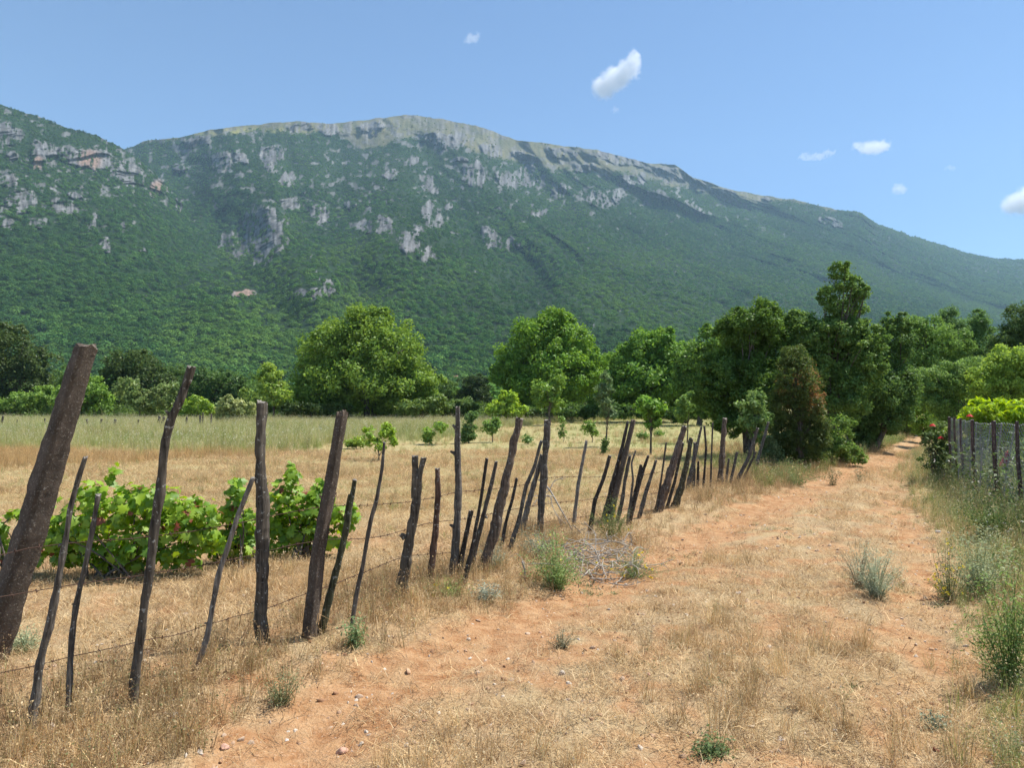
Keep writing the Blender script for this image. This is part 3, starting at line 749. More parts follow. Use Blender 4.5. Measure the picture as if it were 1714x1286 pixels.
    post(W, [(1103, 855), (1119, 803), (1132, 761), (1146, 714)], 17, 9, 'thick slanting brown post with cut top, far half of fence', 'w', (0.13, 0.092, 0.068))
    post(S, [(1116, 850), (1128, 811), (1137, 771), (1143, 741)], 6, 4, 'black curved stake hugging the thick slanting brown post', 'w', DARK)
    post(W, [(1128, 848), (1142, 811), (1157, 734)], 14, 7, 'broad mossy stake first right of the thick slanting brown post', 'w', (0.07, 0.066, 0.042))
    post(S, [(1149, 824), (1162, 768), (1174, 715)], 8, 3.5, 'tapering stake leaning across the broad mossy stake', 'w', GREY)
    post(S, [(1160, 822), (1163, 741)], 8, 6, 'upright brown stake behind the tapering leaning stake', 'w', BROWN)
    post(S, [(1168, 821), (1169, 773)], 5, 4, 'short dark peg low among the far stakes', 'w', DARK)
    post(S, [(1177, 821), (1182, 751), (1179, 713)], 4, 3, 'thin dark wavy stick left of the far upright round post', 'w', DARK)
    post(S, [(1189, 818), (1193, 708)], 3.6, 3, 'thin straight rod beside the far upright round post', 'w', BROWN)
    post(W, [(1204, 810), (1209, 755), (1213, 701)], 12, 9, 'upright round brown post, last thick one before the trees', 'w', (0.10, 0.072, 0.053))
    post(S, [(1215, 811), (1220, 768)], 4.5, 4, 'short slim stake touching the last thick round post', 'w', GREY)
    post(S, [(1222, 811), (1234, 757)], 5, 4, 'short slanting stake between last thick post and long slanting one', 'w', GREY)
    post(S, [(1231, 810), (1254, 764), (1268, 717)], 8, 6, 'long slanting stake in front of the leafy sapling by the trees', 'w', GREY)
    post(S, [(1243, 804), (1265, 757)], 5, 4, 'short slanting stake under the leafy sapling by the trees', 'w', BROWN)
    post(S, [(1262, 792), (1286, 707)], 6, 4, 'leaning grey stake at the end of fence under dark tree', 'w', GREY)
    post(S, [(1292, 775), (1300, 703)], 7, 5, 'pale stake in the shade of the dark tree, last but one', 'w', PALE)
    post(S, [(1301, 775), (1303, 725)], 6, 5, 'last short stake of fence against the brown juniper', 'w', GREY)
    post(S, [(1418, 752), (1425, 706)], 9, 7, 'grey plank stake half hidden under the trees by track', 'w', PALE)
    post(S, [(1430, 752), (1436, 708)], 6, 5, 'thin stake half hidden under the trees by track', 'w', GREY)

RUST, _n, _l, _b = M('rusty_wire', 0.85)
_b.inputs['Base Color'].default_value = (0.085, 0.048, 0.034, 1); _b.inputs['Metallic'].default_value = 0.2

def wires():
    fx = [857 + F * p[0] / p[1] for p in FENCE]
    o_ = np.argsort(fx); fxs = np.array(fx)[o_]; fys = np.array([p[1] for p in FENCE])[o_]
    def strand(pts, label):
        r = np.random.default_rng(int(abs(pts[0][1])))
        P = np.array([at(px, py, float(np.interp(px, fxs, fys)) - 0.05) for px, py in pts])
        P = resample(P, 90)
        mb = MB()
        P = P + r.normal(0, 0.002, P.shape)
        mb.tube(P, 0.0026, 5)
        d = np.concatenate([[0], np.cumsum(np.linalg.norm(np.diff(P, axis=0), axis=1))])
        for s in np.arange(0.05, d[-1], 0.11):
            c = np.array([np.interp(s, d, P[:, k]) for k in range(3)])
            for _ in range(2):
                v = r.normal(size=3); v /= np.linalg.norm(v)
                mb.tube([c - v * 0.015, c + v * 0.015], [0.0026, 0.0014], 4)
        o = mb.build('barbed_wire', RUST, None, False, P[0]); o.location = P[0]
        tag(o, label, 'barbed wire', 'strands of barbed wire on the fence')
    strand([(-70, 945), (0, 933), (20, 917), (63, 908), (116, 906), (159, 911), (245, 900), (298, 893), (364, 883), (437, 868), (515, 852), (553, 847), (613, 847), (651, 844), (691, 840), (737, 833), (762, 823), (802, 821), (853, 816), (880, 812), (912, 799), (1003, 799), (1060, 798), (1132, 786), (1207, 784), (1262, 775)], 'topmost rusty barbed wire strand of the stake fence')
    strand([(-70, 1010), (0, 1000), (33, 992), (89, 984), (139, 979), (189, 969), (245, 963), (298, 954), (364, 943), (445, 925), (513, 906), (531, 903), (613, 902), (651, 898), (689, 883), (727, 873), (762, 872), (835, 858), (912, 843), (960, 840), (1020, 831), (1080, 829), (1120, 822), (1210, 806)], 'middle rusty barbed wire strand, crossing below the vine leaves')
    strand([(-70, 1142), (0, 1128), (66, 1115), (116, 1100), (185, 1085), (232, 1075), (318, 1059), (364, 1039), (445, 1021), (475, 1008), (518, 993), (548, 983), (594, 965), (680, 930), (722, 928), (770, 925), (835, 905), (905, 876), (1000, 862), (1060, 850), (1110, 838)], 'third rusty barbed wire strand down, knee high over straw')
    strand([(-70, 1186), (0, 1176), (109, 1163), (185, 1148), (275, 1131), (340, 1110), (440, 1060)], 'lowest rusty barbed wire strand near the ground at left')
    # loops of wire holding the posts
    def loop(px, py, w_, label, y=None):
        y = y or float(np.interp(px, fxs, fys)); c = np.array(at(px, py, y)); s = w_ * y / F / 2
        mb = MB()
        for k in range(3):
            a = np.linspace(0, 2 * pi, 18)
            mb.tube(c + np.stack([1.12 * s * np.cos(a), 1.12 * s * np.sin(a), 0.012 * np.sin(2 * a + k) + 0.006 * k + 0.1 * s * np.cos(a)], 1), 0.0022, 5)
        o = mb.build('tie_wire', RUST, None, False, c); o.location = c
        tag(o, label, 'tie wire')
    loop(549, 832, 25, 'rusty wire wound round the square concrete post')
    loop(436, 927, 23, 'rusty wire wound round the thick split wooden post')

# ------------------------------------------------------------------ trees and bushes
def bark_mat():
    m, n, l, b = M('bark', 0.95)
    tc = n.new('ShaderNodeTexCoord').outputs['Object']
    mp = N(n, 'ShaderNodeMapping'); mp.inputs['Scale'].default_value = (14, 14, 4); l.new(tc, mp.inputs[0])
    g = N(n, 'ShaderNodeTexNoise', Scale=1.0, Detail=5.0); l.new(mp.outputs[0], g.inputs['Vector'])
    l.new(mixc(n, l, ramp(n, l, g.outputs[0], [(0.35, 0.0), (0.65, 1.0)]), (0.06, 0.048, 0.038), (0.17, 0.14, 0.115)), b.inputs['Base Color'])
    bump(n, l, b, g.outputs[0], 0.8, 0.03)
    return m
BARK = bark_mat()

def tree(name, label, cat, base, lobes, nleaf, leaf, c1, c2, D=None, trunk=0.0, tpx=None, clump=0.30, group=None, seed=1, wid=0.55, droop=0.0, hollow=0.45, extra=None, nclump=None, names=('trunk', 'crown'), depth=1.0, split=1, upb=0.5):
    """base px; lobes (cx, cy, rx, ry) in photo px; leaf in metres; c1 / c2 the leaf colours it ranges between"""
    r = np.random.default_rng(seed * 31 + int(base[0]))
    g = onground(*base)
    if D:
        p = at(base[0], base[1], D); g = Vector((p.x, D, float(gz(p.x, D))))
    y = g.y; s = y / F
    Ls = []
    wm = [l_[4] if len(l_) > 4 else 1.0 for l_ in lobes]
    for (cx, cy_, rx, ry, *_w) in lobes:
        c = at(cx, cy_, y + r.uniform(-0.25, 0.25) * rx * s)
        Ls.append((np.array(c), rx * s, min(rx, ry * 1.4) * s * depth, ry * s))
    wgt = np.array([(a * b + b * c + a * c) for _, a, b, c in Ls]) * np.array(wm); wgt = wgt / wgt.sum()
    K = int((nclump or max(12, int(nleaf / 130))) * 1.5)
    pick = r.choice(len(Ls), K, p=wgt)
    CC = np.array([Ls[k][0] for k in pick]); CR = np.array([[Ls[k][1], Ls[k][2], Ls[k][3]] for k in pick])
    d = r.normal(size=(K, 3)); d /= np.linalg.norm(d, axis=1)[:, None]
    rad = hollow + (1 - hollow) * r.uniform(0, 1, K) ** 0.55
    cen = CC + d * CR * (rad * r.uniform(0.86, 1.05, K))[:, None]
    cen[:, 2] = np.maximum(cen[:, 2], g.z + 0.12)
    cr = np.maximum(0.85 * clump * CR.mean(1), 6.5 * s) * r.uniform(0.5, 1.4, K)
    ccol = r.uniform(0, 1, K)
    ci = r.integers(0, K, nleaf)
    loose = r.uniform(size=nleaf) < 0.17                       # stray leaves between the clumps
    q = r.normal(size=(nleaf, 3)); q /= np.linalg.norm(q, axis=1)[:, None]
    P = cen[ci] + q * (cr[ci] * r.uniform(0, 1, nleaf) ** 0.45)[:, None] * np.array([1.1, 1.1, 0.85])
    lk = r.choice(len(Ls), nleaf, p=wgt)
    Lc, Lr = np.array([l_[0] for l_ in Ls])[lk], np.array([l_[1:] for l_ in Ls])[lk]
    P[loose] = (Lc + q * Lr * ((hollow + (1.0 - hollow) * r.uniform(0, 1, nleaf) ** 0.6) * (0.86 + 0.42 * fbm(np.arctan2(q[:, 1], q[:, 0]) * 1.6 + 7.3 * lk, q[:, 2] * 2.6 + 3.1 * lk, 3, 5)))[:, None])[loose]
    ok = P[:, 2] > g.z + 0.04
    P, q, ci = P[ok], q[ok], ci[ok]; n = len(P)
    nrm = q * 0.4 + d[ci] * 0.35 + np.array([0, 0, upb * 0.6]) + r.normal(size=(n, 3)) * 0.6
    V, Q = leafquads(P, nrm, leaf * r.uniform(0.6, 1.25, n), r, wid, droop, along=q * 0.8)
    t = np.clip(0.45 * ccol[ci] + 0.55 * r.uniform(0, 1, n), 0, 1)[:, None]
    col = (np.array(c1) * (1 - t) + np.array(c2) * t) * r.uniform(0.7, 1.3, (n, 1)) * 1.6
    if extra is not None: col = extra(P, col, r)
    root = empty(name, g)
    V = V - np.array(g)
    cr_o = mk(names[1], V, [Q], LEAF, np.repeat(col, 4, 0), root)
    mb = MB()
    ct = np.average([l_[0] for l_ in Ls], axis=0, weights=wgt)
    tr = trunk or 0.10
    G = np.array(g) + np.array([0, 0, -0.15])
    ntr = max(1, split)
    for s_ in range(ntr):
        top = ct + (r.normal(size=3) * np.array([0.25, 0.2, 0.1]) * CR.mean() if ntr > 1 else 0)
        g0 = G + (r.normal(size=3) * np.array([1, 1, 0]) * tr * 1.2 if ntr > 1 else 0)
        mid = (g0 * 0.5 + top * 0.5) + r.normal(size=3) * 0.06 * np.linalg.norm(top - g0)
        P1 = resample(np.array([g0, g0 * 0.7 + mid * 0.3, mid, top]), 12)
        mb.tube(P1, np.linspace(tr * 1.25, tr * 0.4, 12) / ntr ** 0.5, 8)
        must = [q_ for q_ in range(K) if wm[pick[q_]] < 1][:24]
        for k in list(r.choice(K, min(K, 26 // ntr + 6), replace=False)) + must:
            a = P1[r.integers(4, 11)]; b = cen[k]
            m_ = a * 0.5 + b * 0.5 + np.array([0, 0, 0.08 * np.linalg.norm(b - a)]) + r.normal(size=3) * 0.05 * np.linalg.norm(b - a)
            mb.tube(resample(np.array([a, m_, b]), 6), np.linspace(tr * 0.32, tr * 0.06, 6), 5)
    mb.build(names[0], BARK, root, True, g)
    tag(root, label, cat, group)
    return root

G_WAL, G_WAL2 = (0.075, 0.14, 0.022), (0.165, 0.24, 0.045)
G_DK, G_DK2 = (0.045, 0.09, 0.016), (0.09, 0.155, 0.028)
G_BR, G_BR2 = (0.12, 0.21, 0.028), (0.21, 0.29, 0.045)
G_OL, G_OL2 = (0.060, 0.085, 0.022), (0.10, 0.125, 0.035)
BUSH = ('stems', 'foliage')

def trees():
    T = 'trees at the back of the field'
    tree('walnut_tree', 'broad round walnut tree standing alone left of centre in the field', 'tree', (622, 700), [(600, 570, 60, 58), (560, 590, 60, 50), (655, 590, 62, 56), (610, 640, 110, 50), (520, 640, 45, 40), (700, 640, 45, 40), (560, 675, 60, 24), (680, 678, 62, 20), (625, 535, 40, 26)], 78000, 0.27, G_WAL, G_WAL2, D=62, trunk=0.34, clump=0.24, seed=1, nclump=330, split=2)
    tree('young_tree', 'yellow green slim young tree on left flank of the lone walnut', 'tree', (458, 699), [(455, 645, 22, 30), (448, 625, 12, 20), (470, 660, 24, 22)], 6500, 0.24, G_BR, (0.2, 0.26, 0.06), D=58, trunk=0.09, seed=2)
    tree('broadleaf_tree', 'tall spreading tree with arched crown right of centre', 'tree', (922, 700), [(910, 570, 55, 45), (960, 580, 40, 48), (880, 600, 50, 40), (930, 630, 78, 45), (850, 625, 34, 28), (985, 620, 30, 40), (925, 535, 35, 22), (900, 670, 60, 28)], 70000, 0.27, (0.07, 0.15, 0.022), (0.15, 0.245, 0.04), D=62, trunk=0.3, clump=0.26, seed=3, nclump=300)
    tree('broadleaf_tree', 'rounded green tree behind the field between arched tree and hedgerow', 'tree', (1090, 700), [(1085, 590, 50, 36), (1050, 610, 40, 36), (1130, 605, 40, 40), (1090, 640, 80, 42), (1025, 650, 30, 30), (1150, 650, 30, 38), (1090, 675, 70, 20), (1110, 566, 26, 18)], 60000, 0.25, (0.065, 0.145, 0.025), (0.13, 0.22, 0.04), D=56, trunk=0.25, clump=0.26, seed=4, nclump=260)
    tree('dark_tree', 'dark rounded oak at the left edge of the picture', 'tree', (32, 696), [(20, 590, 50, 40), (60, 610, 34, 30), (30, 640, 62, 34), (-20, 610, 50, 60), (20, 560, 26, 22), (40, 672, 52, 18)], 16000, 0.34, (0.032, 0.055, 0.016), (0.065, 0.095, 0.028), D=78, trunk=0.3, seed=5, nclump=170)
    tree('dark_tree', 'dark dome shaped tree behind the hooked crooked pole', 'tree', (222, 698), [(222, 610, 42, 28), (200, 630, 34, 30), (255, 635, 32, 28), (225, 660, 54, 30), (280, 650, 20, 28)], 14000, 0.32, (0.035, 0.06, 0.017), (0.07, 0.105, 0.03), D=76, trunk=0.28, seed=6, nclump=150)
    tree('dark_tree', 'low dark tree between crooked pole and yellow green young tree', 'tree', (355, 698), [(350, 640, 34, 26), (385, 636, 26, 20), (330, 660, 28, 26), (400, 655, 26, 20), (365, 670, 50, 20)], 12000, 0.3, (0.04, 0.08, 0.02), (0.075, 0.13, 0.035), D=78, trunk=0.22, seed=7)
    tree('dark_tree', 'small round dark tree in the gap beside the arched tree', 'tree', (797, 694), [(795, 645, 24, 24), (800, 665, 26, 22), (778, 660, 14, 16)], 7000, 0.3, (0.022, 0.04, 0.014), (0.045, 0.07, 0.022), D=88, trunk=0.2, seed=8)
    # bushes and hedges along the back of the field
    B = 'bushes along the back of the field'
    for k, (lab, base, lobes, n, c1, c2, D) in enumerate([
        ('bright green bush just left of the huge leaning concrete post', (50, 698), [(35, 672, 34, 18), (70, 668, 30, 20), (10, 682, 20, 12)], 5000, (0.09, 0.16, 0.03), (0.15, 0.23, 0.05), 66),
        ('bright green bush showing just right of the huge leaning post', (160, 698), [(150, 655, 26, 34), (170, 672, 20, 24), (135, 675, 24, 18), (110, 665, 18, 24)], 6000, (0.08, 0.15, 0.025), (0.15, 0.24, 0.045), 64),
        ('bush with pale blossom before the dark dome shaped tree', (235, 698), [(215, 652, 24, 24), (245, 672, 28, 20), (275, 660, 18, 26)], 5500, (0.06, 0.11, 0.028), (0.18, 0.22, 0.08), 62),
        ('low bright bush right behind the hooked crooked pole', (325, 700), [(330, 680, 26, 16), (312, 688, 20, 9), (350, 688, 18, 10)], 3500, G_BR, G_BR2, 62),
        ('cream flowering bush left of the thick split post', (396, 709), [(390, 685, 26, 22), (412, 690, 22, 18), (374, 695, 14, 12)], 5500, (0.12, 0.17, 0.045), (0.27, 0.28, 0.13), 54),
        ('leafy bush between cream flowering bush and the young tree', (425, 700), [(420, 668, 20, 20), (440, 680, 22, 18)], 3500, (0.08, 0.14, 0.03), (0.15, 0.21, 0.05), 60),
        ('dark hedge under the left side of the lone walnut', (500, 702), [(490, 684, 26, 12), (530, 686, 30, 12), (565, 688, 26, 10)], 5000, (0.03, 0.055, 0.014), (0.08, 0.12, 0.03), 58),
        ('hedge bush under the right side of the lone walnut', (700, 702), [(690, 682, 30, 14), (728, 680, 20, 18)], 4500, (0.05, 0.09, 0.02), (0.14, 0.2, 0.05), 58),
        ('rounded dark hedge bush behind the knotty tall post', (760, 700), [(750, 684, 22, 14), (778, 682, 20, 16)], 4500, (0.045, 0.085, 0.022), (0.14, 0.2, 0.06), 60),
        ('glowing yellow green bush in front of the arched tree', (850, 699), [(846, 680, 26, 16), (862, 688, 18, 10), (832, 688, 20, 10), (852, 665, 14, 12)], 6000, (0.15, 0.24, 0.03), (0.24, 0.33, 0.05), 54),
        ('shadowy hedge below the arched tree', (960, 702), [(890, 690, 26, 8), (940, 688, 34, 12), (985, 688, 26, 12)], 5000, (0.04, 0.08, 0.018), (0.09, 0.15, 0.035), 56),
        ('dark green hedge below the rounded tree before the hedgerow', (1080, 702), [(1040, 690, 30, 12), (1090, 688, 34, 14), (1140, 692, 30, 14)], 5000, (0.03, 0.065, 0.015), (0.08, 0.14, 0.03), 50),
    ]):
        tree('bush', lab, 'bush', base, lobes, n, 0.26, c1, c2, D=D, trunk=0.05, group=B, seed=20 + k, names=BUSH, split=3)
    for k, (lab, base, lobes, n, c1, c2, D) in enumerate([
        ('mid green tree left of the dark dome, behind the leaning concrete post', (125, 698), [(120, 640, 34, 30), (100, 655, 26, 26), (145, 660, 28, 26), (120, 675, 44, 18)], 12000, (0.045, 0.09, 0.02), (0.10, 0.16, 0.04), 84),
        ('dark leafy tree right behind the dark dome shaped tree', (300, 698), [(295, 640, 34, 28), (270, 660, 26, 22), (320, 658, 28, 24), (295, 676, 46, 16)], 12000, (0.038, 0.075, 0.02), (0.08, 0.13, 0.034), 86),
        ('mid green tree behind the yellow green young tree', (425, 698), [(420, 650, 32, 24), (450, 668, 28, 20), (395, 668, 24, 20), (425, 680, 44, 14)], 11000, (0.045, 0.09, 0.022), (0.09, 0.15, 0.036), 86),
        ('small tree in the gap right of the lone walnut', (752, 696), [(750, 655, 22, 20), (735, 668, 18, 18), (770, 672, 20, 16), (752, 682, 30, 12)], 9000, (0.05, 0.095, 0.022), (0.10, 0.16, 0.04), 90),
        ('leafy tree between arched tree and the round tree beside it', (1020, 700), [(1018, 625, 26, 32), (1035, 650, 28, 30), (1005, 655, 24, 28), (1020, 678, 40, 18)], 16000, (0.06, 0.125, 0.024), (0.125, 0.205, 0.042), 66),
        ('leafy tree behind the leading dark tree of the hedgerow', (1170, 702), [(1165, 600, 34, 34), (1190, 575, 30, 34), (1150, 630, 30, 34), (1180, 640, 40, 40), (1170, 675, 44, 22)], 20000, (0.055, 0.115, 0.022), (0.12, 0.20, 0.04), 48)]):
        tree('belt_tree', lab, 'tree', base, lobes, n, 0.22, c1, c2, D=D, trunk=0.16, group='trees at the back of the field', seed=200 + k, clump=0.3)
    # young trees set out in the field
    Y = 'young trees planted in the field'
    for k, (lab, base, lobes, n, lf, c1, c2, tr) in enumerate([
        ('bright green sapling alone in the mown grass left of centre', (634, 772), [(615, 735, 22, 12), (645, 722, 16, 14), (632, 745, 20, 14), (620, 718, 12, 9), (655, 738, 12, 8)], 1500, 0.10, G_BR, G_BR2, 0.018),
        ('thin sapling with two leafy tufts left of the knotty tall post', (718, 744), [(716, 722, 12, 9), (735, 714, 14, 7), (712, 735, 8, 9)], 600, 0.14, (0.09, 0.17, 0.03), (0.16, 0.24, 0.05), 0.015),
        ('bushy dark sapling close right of the knotty tall post', (784, 742), [(786, 715, 15, 20), (780, 732, 14, 10), (790, 698, 9, 10)], 1700, 0.13, (0.05, 0.10, 0.03), (0.10, 0.16, 0.05), 0.03),
        ('twin stemmed sapling left of the thick leaning split post', (824, 741), [(816, 712, 8, 10), (828, 704, 8, 8), (824, 722, 9, 8), (832, 714, 7, 8)], 900, 0.13, (0.08, 0.15, 0.035), (0.15, 0.23, 0.06), 0.02),
        ('small round shrub right of the twin stemmed sapling', (884, 744), [(884, 737, 7, 6)], 220, 0.12, (0.06, 0.12, 0.03), (0.11, 0.18, 0.05), 0.012),
        ('leafy sapling in front of the arched tree with bare stem', (921, 712), [(918, 655, 28, 22), (935, 640, 20, 18), (905, 670, 18, 16), (930, 675, 22, 14)], 4000, 0.22, (0.085, 0.16, 0.03), (0.15, 0.23, 0.045), 0.06),
        ('slender grey leaved young tree on a tall bare stem', (1013, 748), [(1012, 648, 16, 22), (1018, 680, 19, 18), (1005, 668, 16, 14), (1015, 628, 10, 10), (1026, 695, 10, 9)], 2400, 0.12, (0.055, 0.105, 0.035), (0.14, 0.19, 0.09), 0.028),
        ('knee high shrub at foot of the slender bare stemmed tree', (1011, 762), [(1011, 752, 7, 8), (1012, 742, 5, 8)], 300, 0.09, (0.05, 0.09, 0.025), (0.09, 0.14, 0.04), 0.012),
        ('tiny sapling with sparse leaves left of slender young tree', (990, 741), [(985, 712, 9, 7), (992, 722, 8, 6), (980, 718, 6, 4)], 420, 0.13, (0.08, 0.15, 0.03), (0.15, 0.22, 0.05), 0.014),
        ('thin upright whip of a sapling right of thick round post', (941, 740), [(942, 708, 4, 14), (941, 725, 4, 8)], 200, 0.12, (0.08, 0.14, 0.035), (0.13, 0.2, 0.05), 0.01),
        ('large leaved walnut sapling with round head and bent trunk', (1089, 762), [(1088, 690, 26, 20), (1075, 682, 18, 16), (1105, 682, 16, 14), (1088, 672, 18, 10), (1095, 705, 18, 8)], 1500, 0.17, (0.085, 0.18, 0.03), (0.16, 0.26, 0.05), 0.03),
        ('low bush at left of the large leaved walnut sapling', (1082, 738), [(1078, 730, 9, 6)], 260, 0.12, (0.07, 0.13, 0.03), (0.13, 0.2, 0.05), 0.012),
        ('low green clump right of the large leaved walnut sapling', (1102, 733), [(1102, 727, 7, 5)], 200, 0.12, (0.07, 0.14, 0.03), (0.13, 0.2, 0.05), 0.012),
        ('pale leafy young tree at the edge of the big dark tree', (1150, 742), [(1150, 680, 17, 18), (1160, 665, 14, 12), (1142, 698, 12, 10)], 1500, 0.15, (0.10, 0.17, 0.04), (0.17, 0.25, 0.07), 0.025),
        ('spreading low bush left of the lone bright sapling', (600, 752), [(598, 742, 20, 7), (585, 745, 10, 5)], 700, 0.12, (0.12, 0.18, 0.035), (0.19, 0.26, 0.05), 0.012),
    ]):
        tree('sapling', lab, 'sapling', base, lobes, n, lf, c1, c2, trunk=tr, group=Y, seed=50 + k, clump=0.34, names=('stem', 'foliage'), hollow=0.2)
    # the hedgerow along the track
    def rusty(P, col, r):
        c0 = np.array(at(1345, 650, 17.5))
        d = np.linalg.norm((P - c0) / np.array([0.75, 0.9, 0.75]), axis=1) + 0.35 * r.normal(size=len(P)) * 0.5
        m_ = smooth(1.15, 0.8, d)[:, None] * 0.9
        return col * (1 - m_) + m_ * np.array([0.36, 0.20, 0.085]) * r.uniform(0.6, 1.4, (len(P), 1))
    tree('dark_tree', 'big dark leafy tree leading the hedgerow beside the fence end', 'tree', (1250, 760), [(1265, 545, 46, 44), (1235, 570, 40, 46), (1300, 590, 40, 50), (1215, 630, 50, 46), (1270, 650, 60, 60), (1190, 660, 34, 40), (1245, 700, 66, 34), (1280, 520, 24, 20)], 95000, 0.082, G_DK, (0.085, 0.15, 0.03), D=20.5, trunk=0.13, clump=0.24, seed=70, nclump=420, split=2, hollow=0.3)
    tree('juniper', 'bushy juniper with rust brown dying foliage by the track', 'tree', (1342, 786), [(1335, 640, 42, 45), (1355, 680, 34, 40), (1320, 690, 34, 40), (1330, 600, 26, 26), (1345, 740, 44, 40), (1310, 740, 28, 36), (1370, 720, 22, 40)], 42000, 0.065, (0.035, 0.06, 0.016), (0.085, 0.12, 0.03), trunk=0.09, clump=0.2, seed=71, nclump=460, wid=0.35, extra=rusty, split=2, hollow=0.3)
    tree('hedgerow_tree', 'tallest hedgerow tree with a thin leafy plume on top', 'tree', (1415, 776), [(1411, 466, 24, 30, 0.6), (1393, 490, 26, 24, 0.5), (1434, 490, 26, 28, 0.6), (1415, 515, 40, 26, 0.6), (1410, 565, 48, 40), (1380, 600, 40, 44), (1440, 610, 44, 50), (1405, 660, 50, 50), (1385, 560, 26, 30), (1455, 570, 34, 34), (1350, 560, 40, 40), (1345, 610, 44, 40), (1330, 540, 26, 24)], 66000, 0.088, (0.055, 0.11, 0.025), (0.125, 0.195, 0.05), D=20.5, trunk=0.10, clump=0.24, seed=72, nclump=330, hollow=0.25)
    tree('hedgerow_tree', 'dense tree arching over the shadowed hollow beside the track', 'tree', (1455, 758), [(1450, 600, 50, 44), (1490, 580, 38, 44), (1470, 650, 62, 56), (1510, 650, 36, 46), (1430, 700, 44, 40), (1480, 700, 46, 34), (1500, 545, 26, 24), (1450, 735, 30, 22)], 80000, 0.082, (0.045, 0.09, 0.022), (0.10, 0.165, 0.045), D=23.5, trunk=0.12, clump=0.24, seed=73, nclump=380, split=2, hollow=0.3)
    tree('sapling', 'bright leafy sapling overhanging the last stakes of the fence', 'sapling', (1262, 793), [(1260, 680, 26, 22), (1272, 700, 22, 22), (1248, 705, 20, 16), (1262, 660, 16, 14), (1268, 730, 18, 14)], 4200, 0.085, (0.085, 0.15, 0.04), (0.15, 0.22, 0.07), D=16.2, trunk=0.022, clump=0.3, seed=74, names=('stem', 'foliage'), hollow=0.2)
    for k, (nm, lab, base, lobes, n, lf, c1, c2, D) in enumerate([
        ('bush', 'climbing bush overgrowing the end of the stake fence', (1290, 790), [(1292, 765, 22, 26), (1282, 745, 14, 18), (1305, 778, 18, 12)], 5000, 0.055, (0.06, 0.10, 0.035), (0.15, 0.19, 0.08), 16.6),
        ('bush', 'green undergrowth bush at foot of the tallest hedgerow tree', (1400, 783), [(1395, 750, 26, 26), (1420, 762, 24, 18), (1380, 768, 22, 14), (1440, 768, 16, 12), (1408, 715, 22, 30)], 8500, 0.07, (0.06, 0.12, 0.025), (0.14, 0.21, 0.05), 18.2),
        ('bush', 'dark bush at the shaded foot of the rust brown juniper', (1365, 788), [(1362, 765, 18, 20), (1352, 778, 20, 10)], 4500, 0.06, (0.04, 0.08, 0.02), (0.09, 0.15, 0.035), 17.6),
        ('bush', 'sunlit bush closing the far end of the dirt track', (1512, 730), [(1505, 705, 20, 22), (1525, 715, 18, 14), (1490, 722, 16, 10)], 4500, 0.14, (0.07, 0.12, 0.03), (0.17, 0.22, 0.08), 33),
        ('bush', 'yellow green bush where the track disappears under trees', (1545, 738), [(1540, 700, 22, 26), (1555, 715, 24, 22), (1535, 685, 14, 18)], 5500, 0.12, (0.11, 0.19, 0.03), (0.19, 0.27, 0.05), 30),
    ]):
        tree(nm, lab, 'bush', base, lobes, n, lf, c1, c2, D=D, trunk=0.03, group='bushes of the hedgerow along the track', seed=80 + k, names=BUSH, split=3)
    # right hand background
    for k, (nm, lab, base, lobes, n, lf, c1, c2, D, tr) in enumerate([
        ('background_tree', 'dull olive rounded tree behind the end of the track', (1555, 735), [(1550, 570, 44, 44), (1590, 590, 40, 40), (1540, 625, 46, 46), (1580, 650, 50, 50), (1530, 545, 22, 20)], 22000, 0.17, (0.05, 0.10, 0.022), (0.10, 0.16, 0.04), 36, 0.18),
        ('background_tree', 'pointed tree with upright tip, left of two on the right', (1595, 735), [(1590, 540, 20, 26), (1600, 565, 26, 30), (1590, 600, 30, 34)], 9000, 0.17, (0.04, 0.08, 0.026), (0.08, 0.135, 0.045), 42, 0.15),
        ('background_tree', 'pointed tree with two spiky tips near the right edge', (1640, 735), [(1640, 535, 12, 24), (1628, 550, 14, 24), (1652, 550, 12, 22), (1640, 585, 34, 34), (1630, 620, 40, 36)], 10000, 0.17, (0.045, 0.09, 0.026), (0.085, 0.145, 0.045), 42, 0.15),
        ('background_tree', 'big dark tree cut by the right edge of the picture', (1715, 735), [(1715, 540, 34, 36), (1690, 570, 34, 30), (1740, 580, 50, 60), (1700, 610, 50, 40)], 16000, 0.17, (0.028, 0.055, 0.016), (0.065, 0.10, 0.03), 36, 0.2),
        ('background_tree', 'grey green airy tree above the fenced garden', (1610, 735), [(1600, 640, 36, 34), (1570, 670, 30, 36), (1630, 625, 30, 26), (1560, 640, 26, 30), (1590, 690, 30, 26)], 14000, 0.12, (0.065, 0.12, 0.03), (0.13, 0.19, 0.055), 27, 0.1),
        ('background_tree', 'sunlit yellow green tree rising behind the peach shrub', (1690, 740), [(1680, 610, 40, 28), (1715, 610, 40, 36), (1650, 635, 36, 28), (1700, 650, 50, 34), (1660, 665, 40, 26)], 18000, 0.12, (0.10, 0.16, 0.03), (0.185, 0.255, 0.05), 24, 0.1),
    ]):
        tree(nm, lab, 'tree', base, lobes, int(n * 2.4), lf * 0.68, tuple(1.3 * q for q in c1), tuple(1.3 * q for q in c2), D=D, trunk=tr, group='trees behind the fenced garden', seed=90 + k, clump=0.30, hollow=0.3, nclump=150)
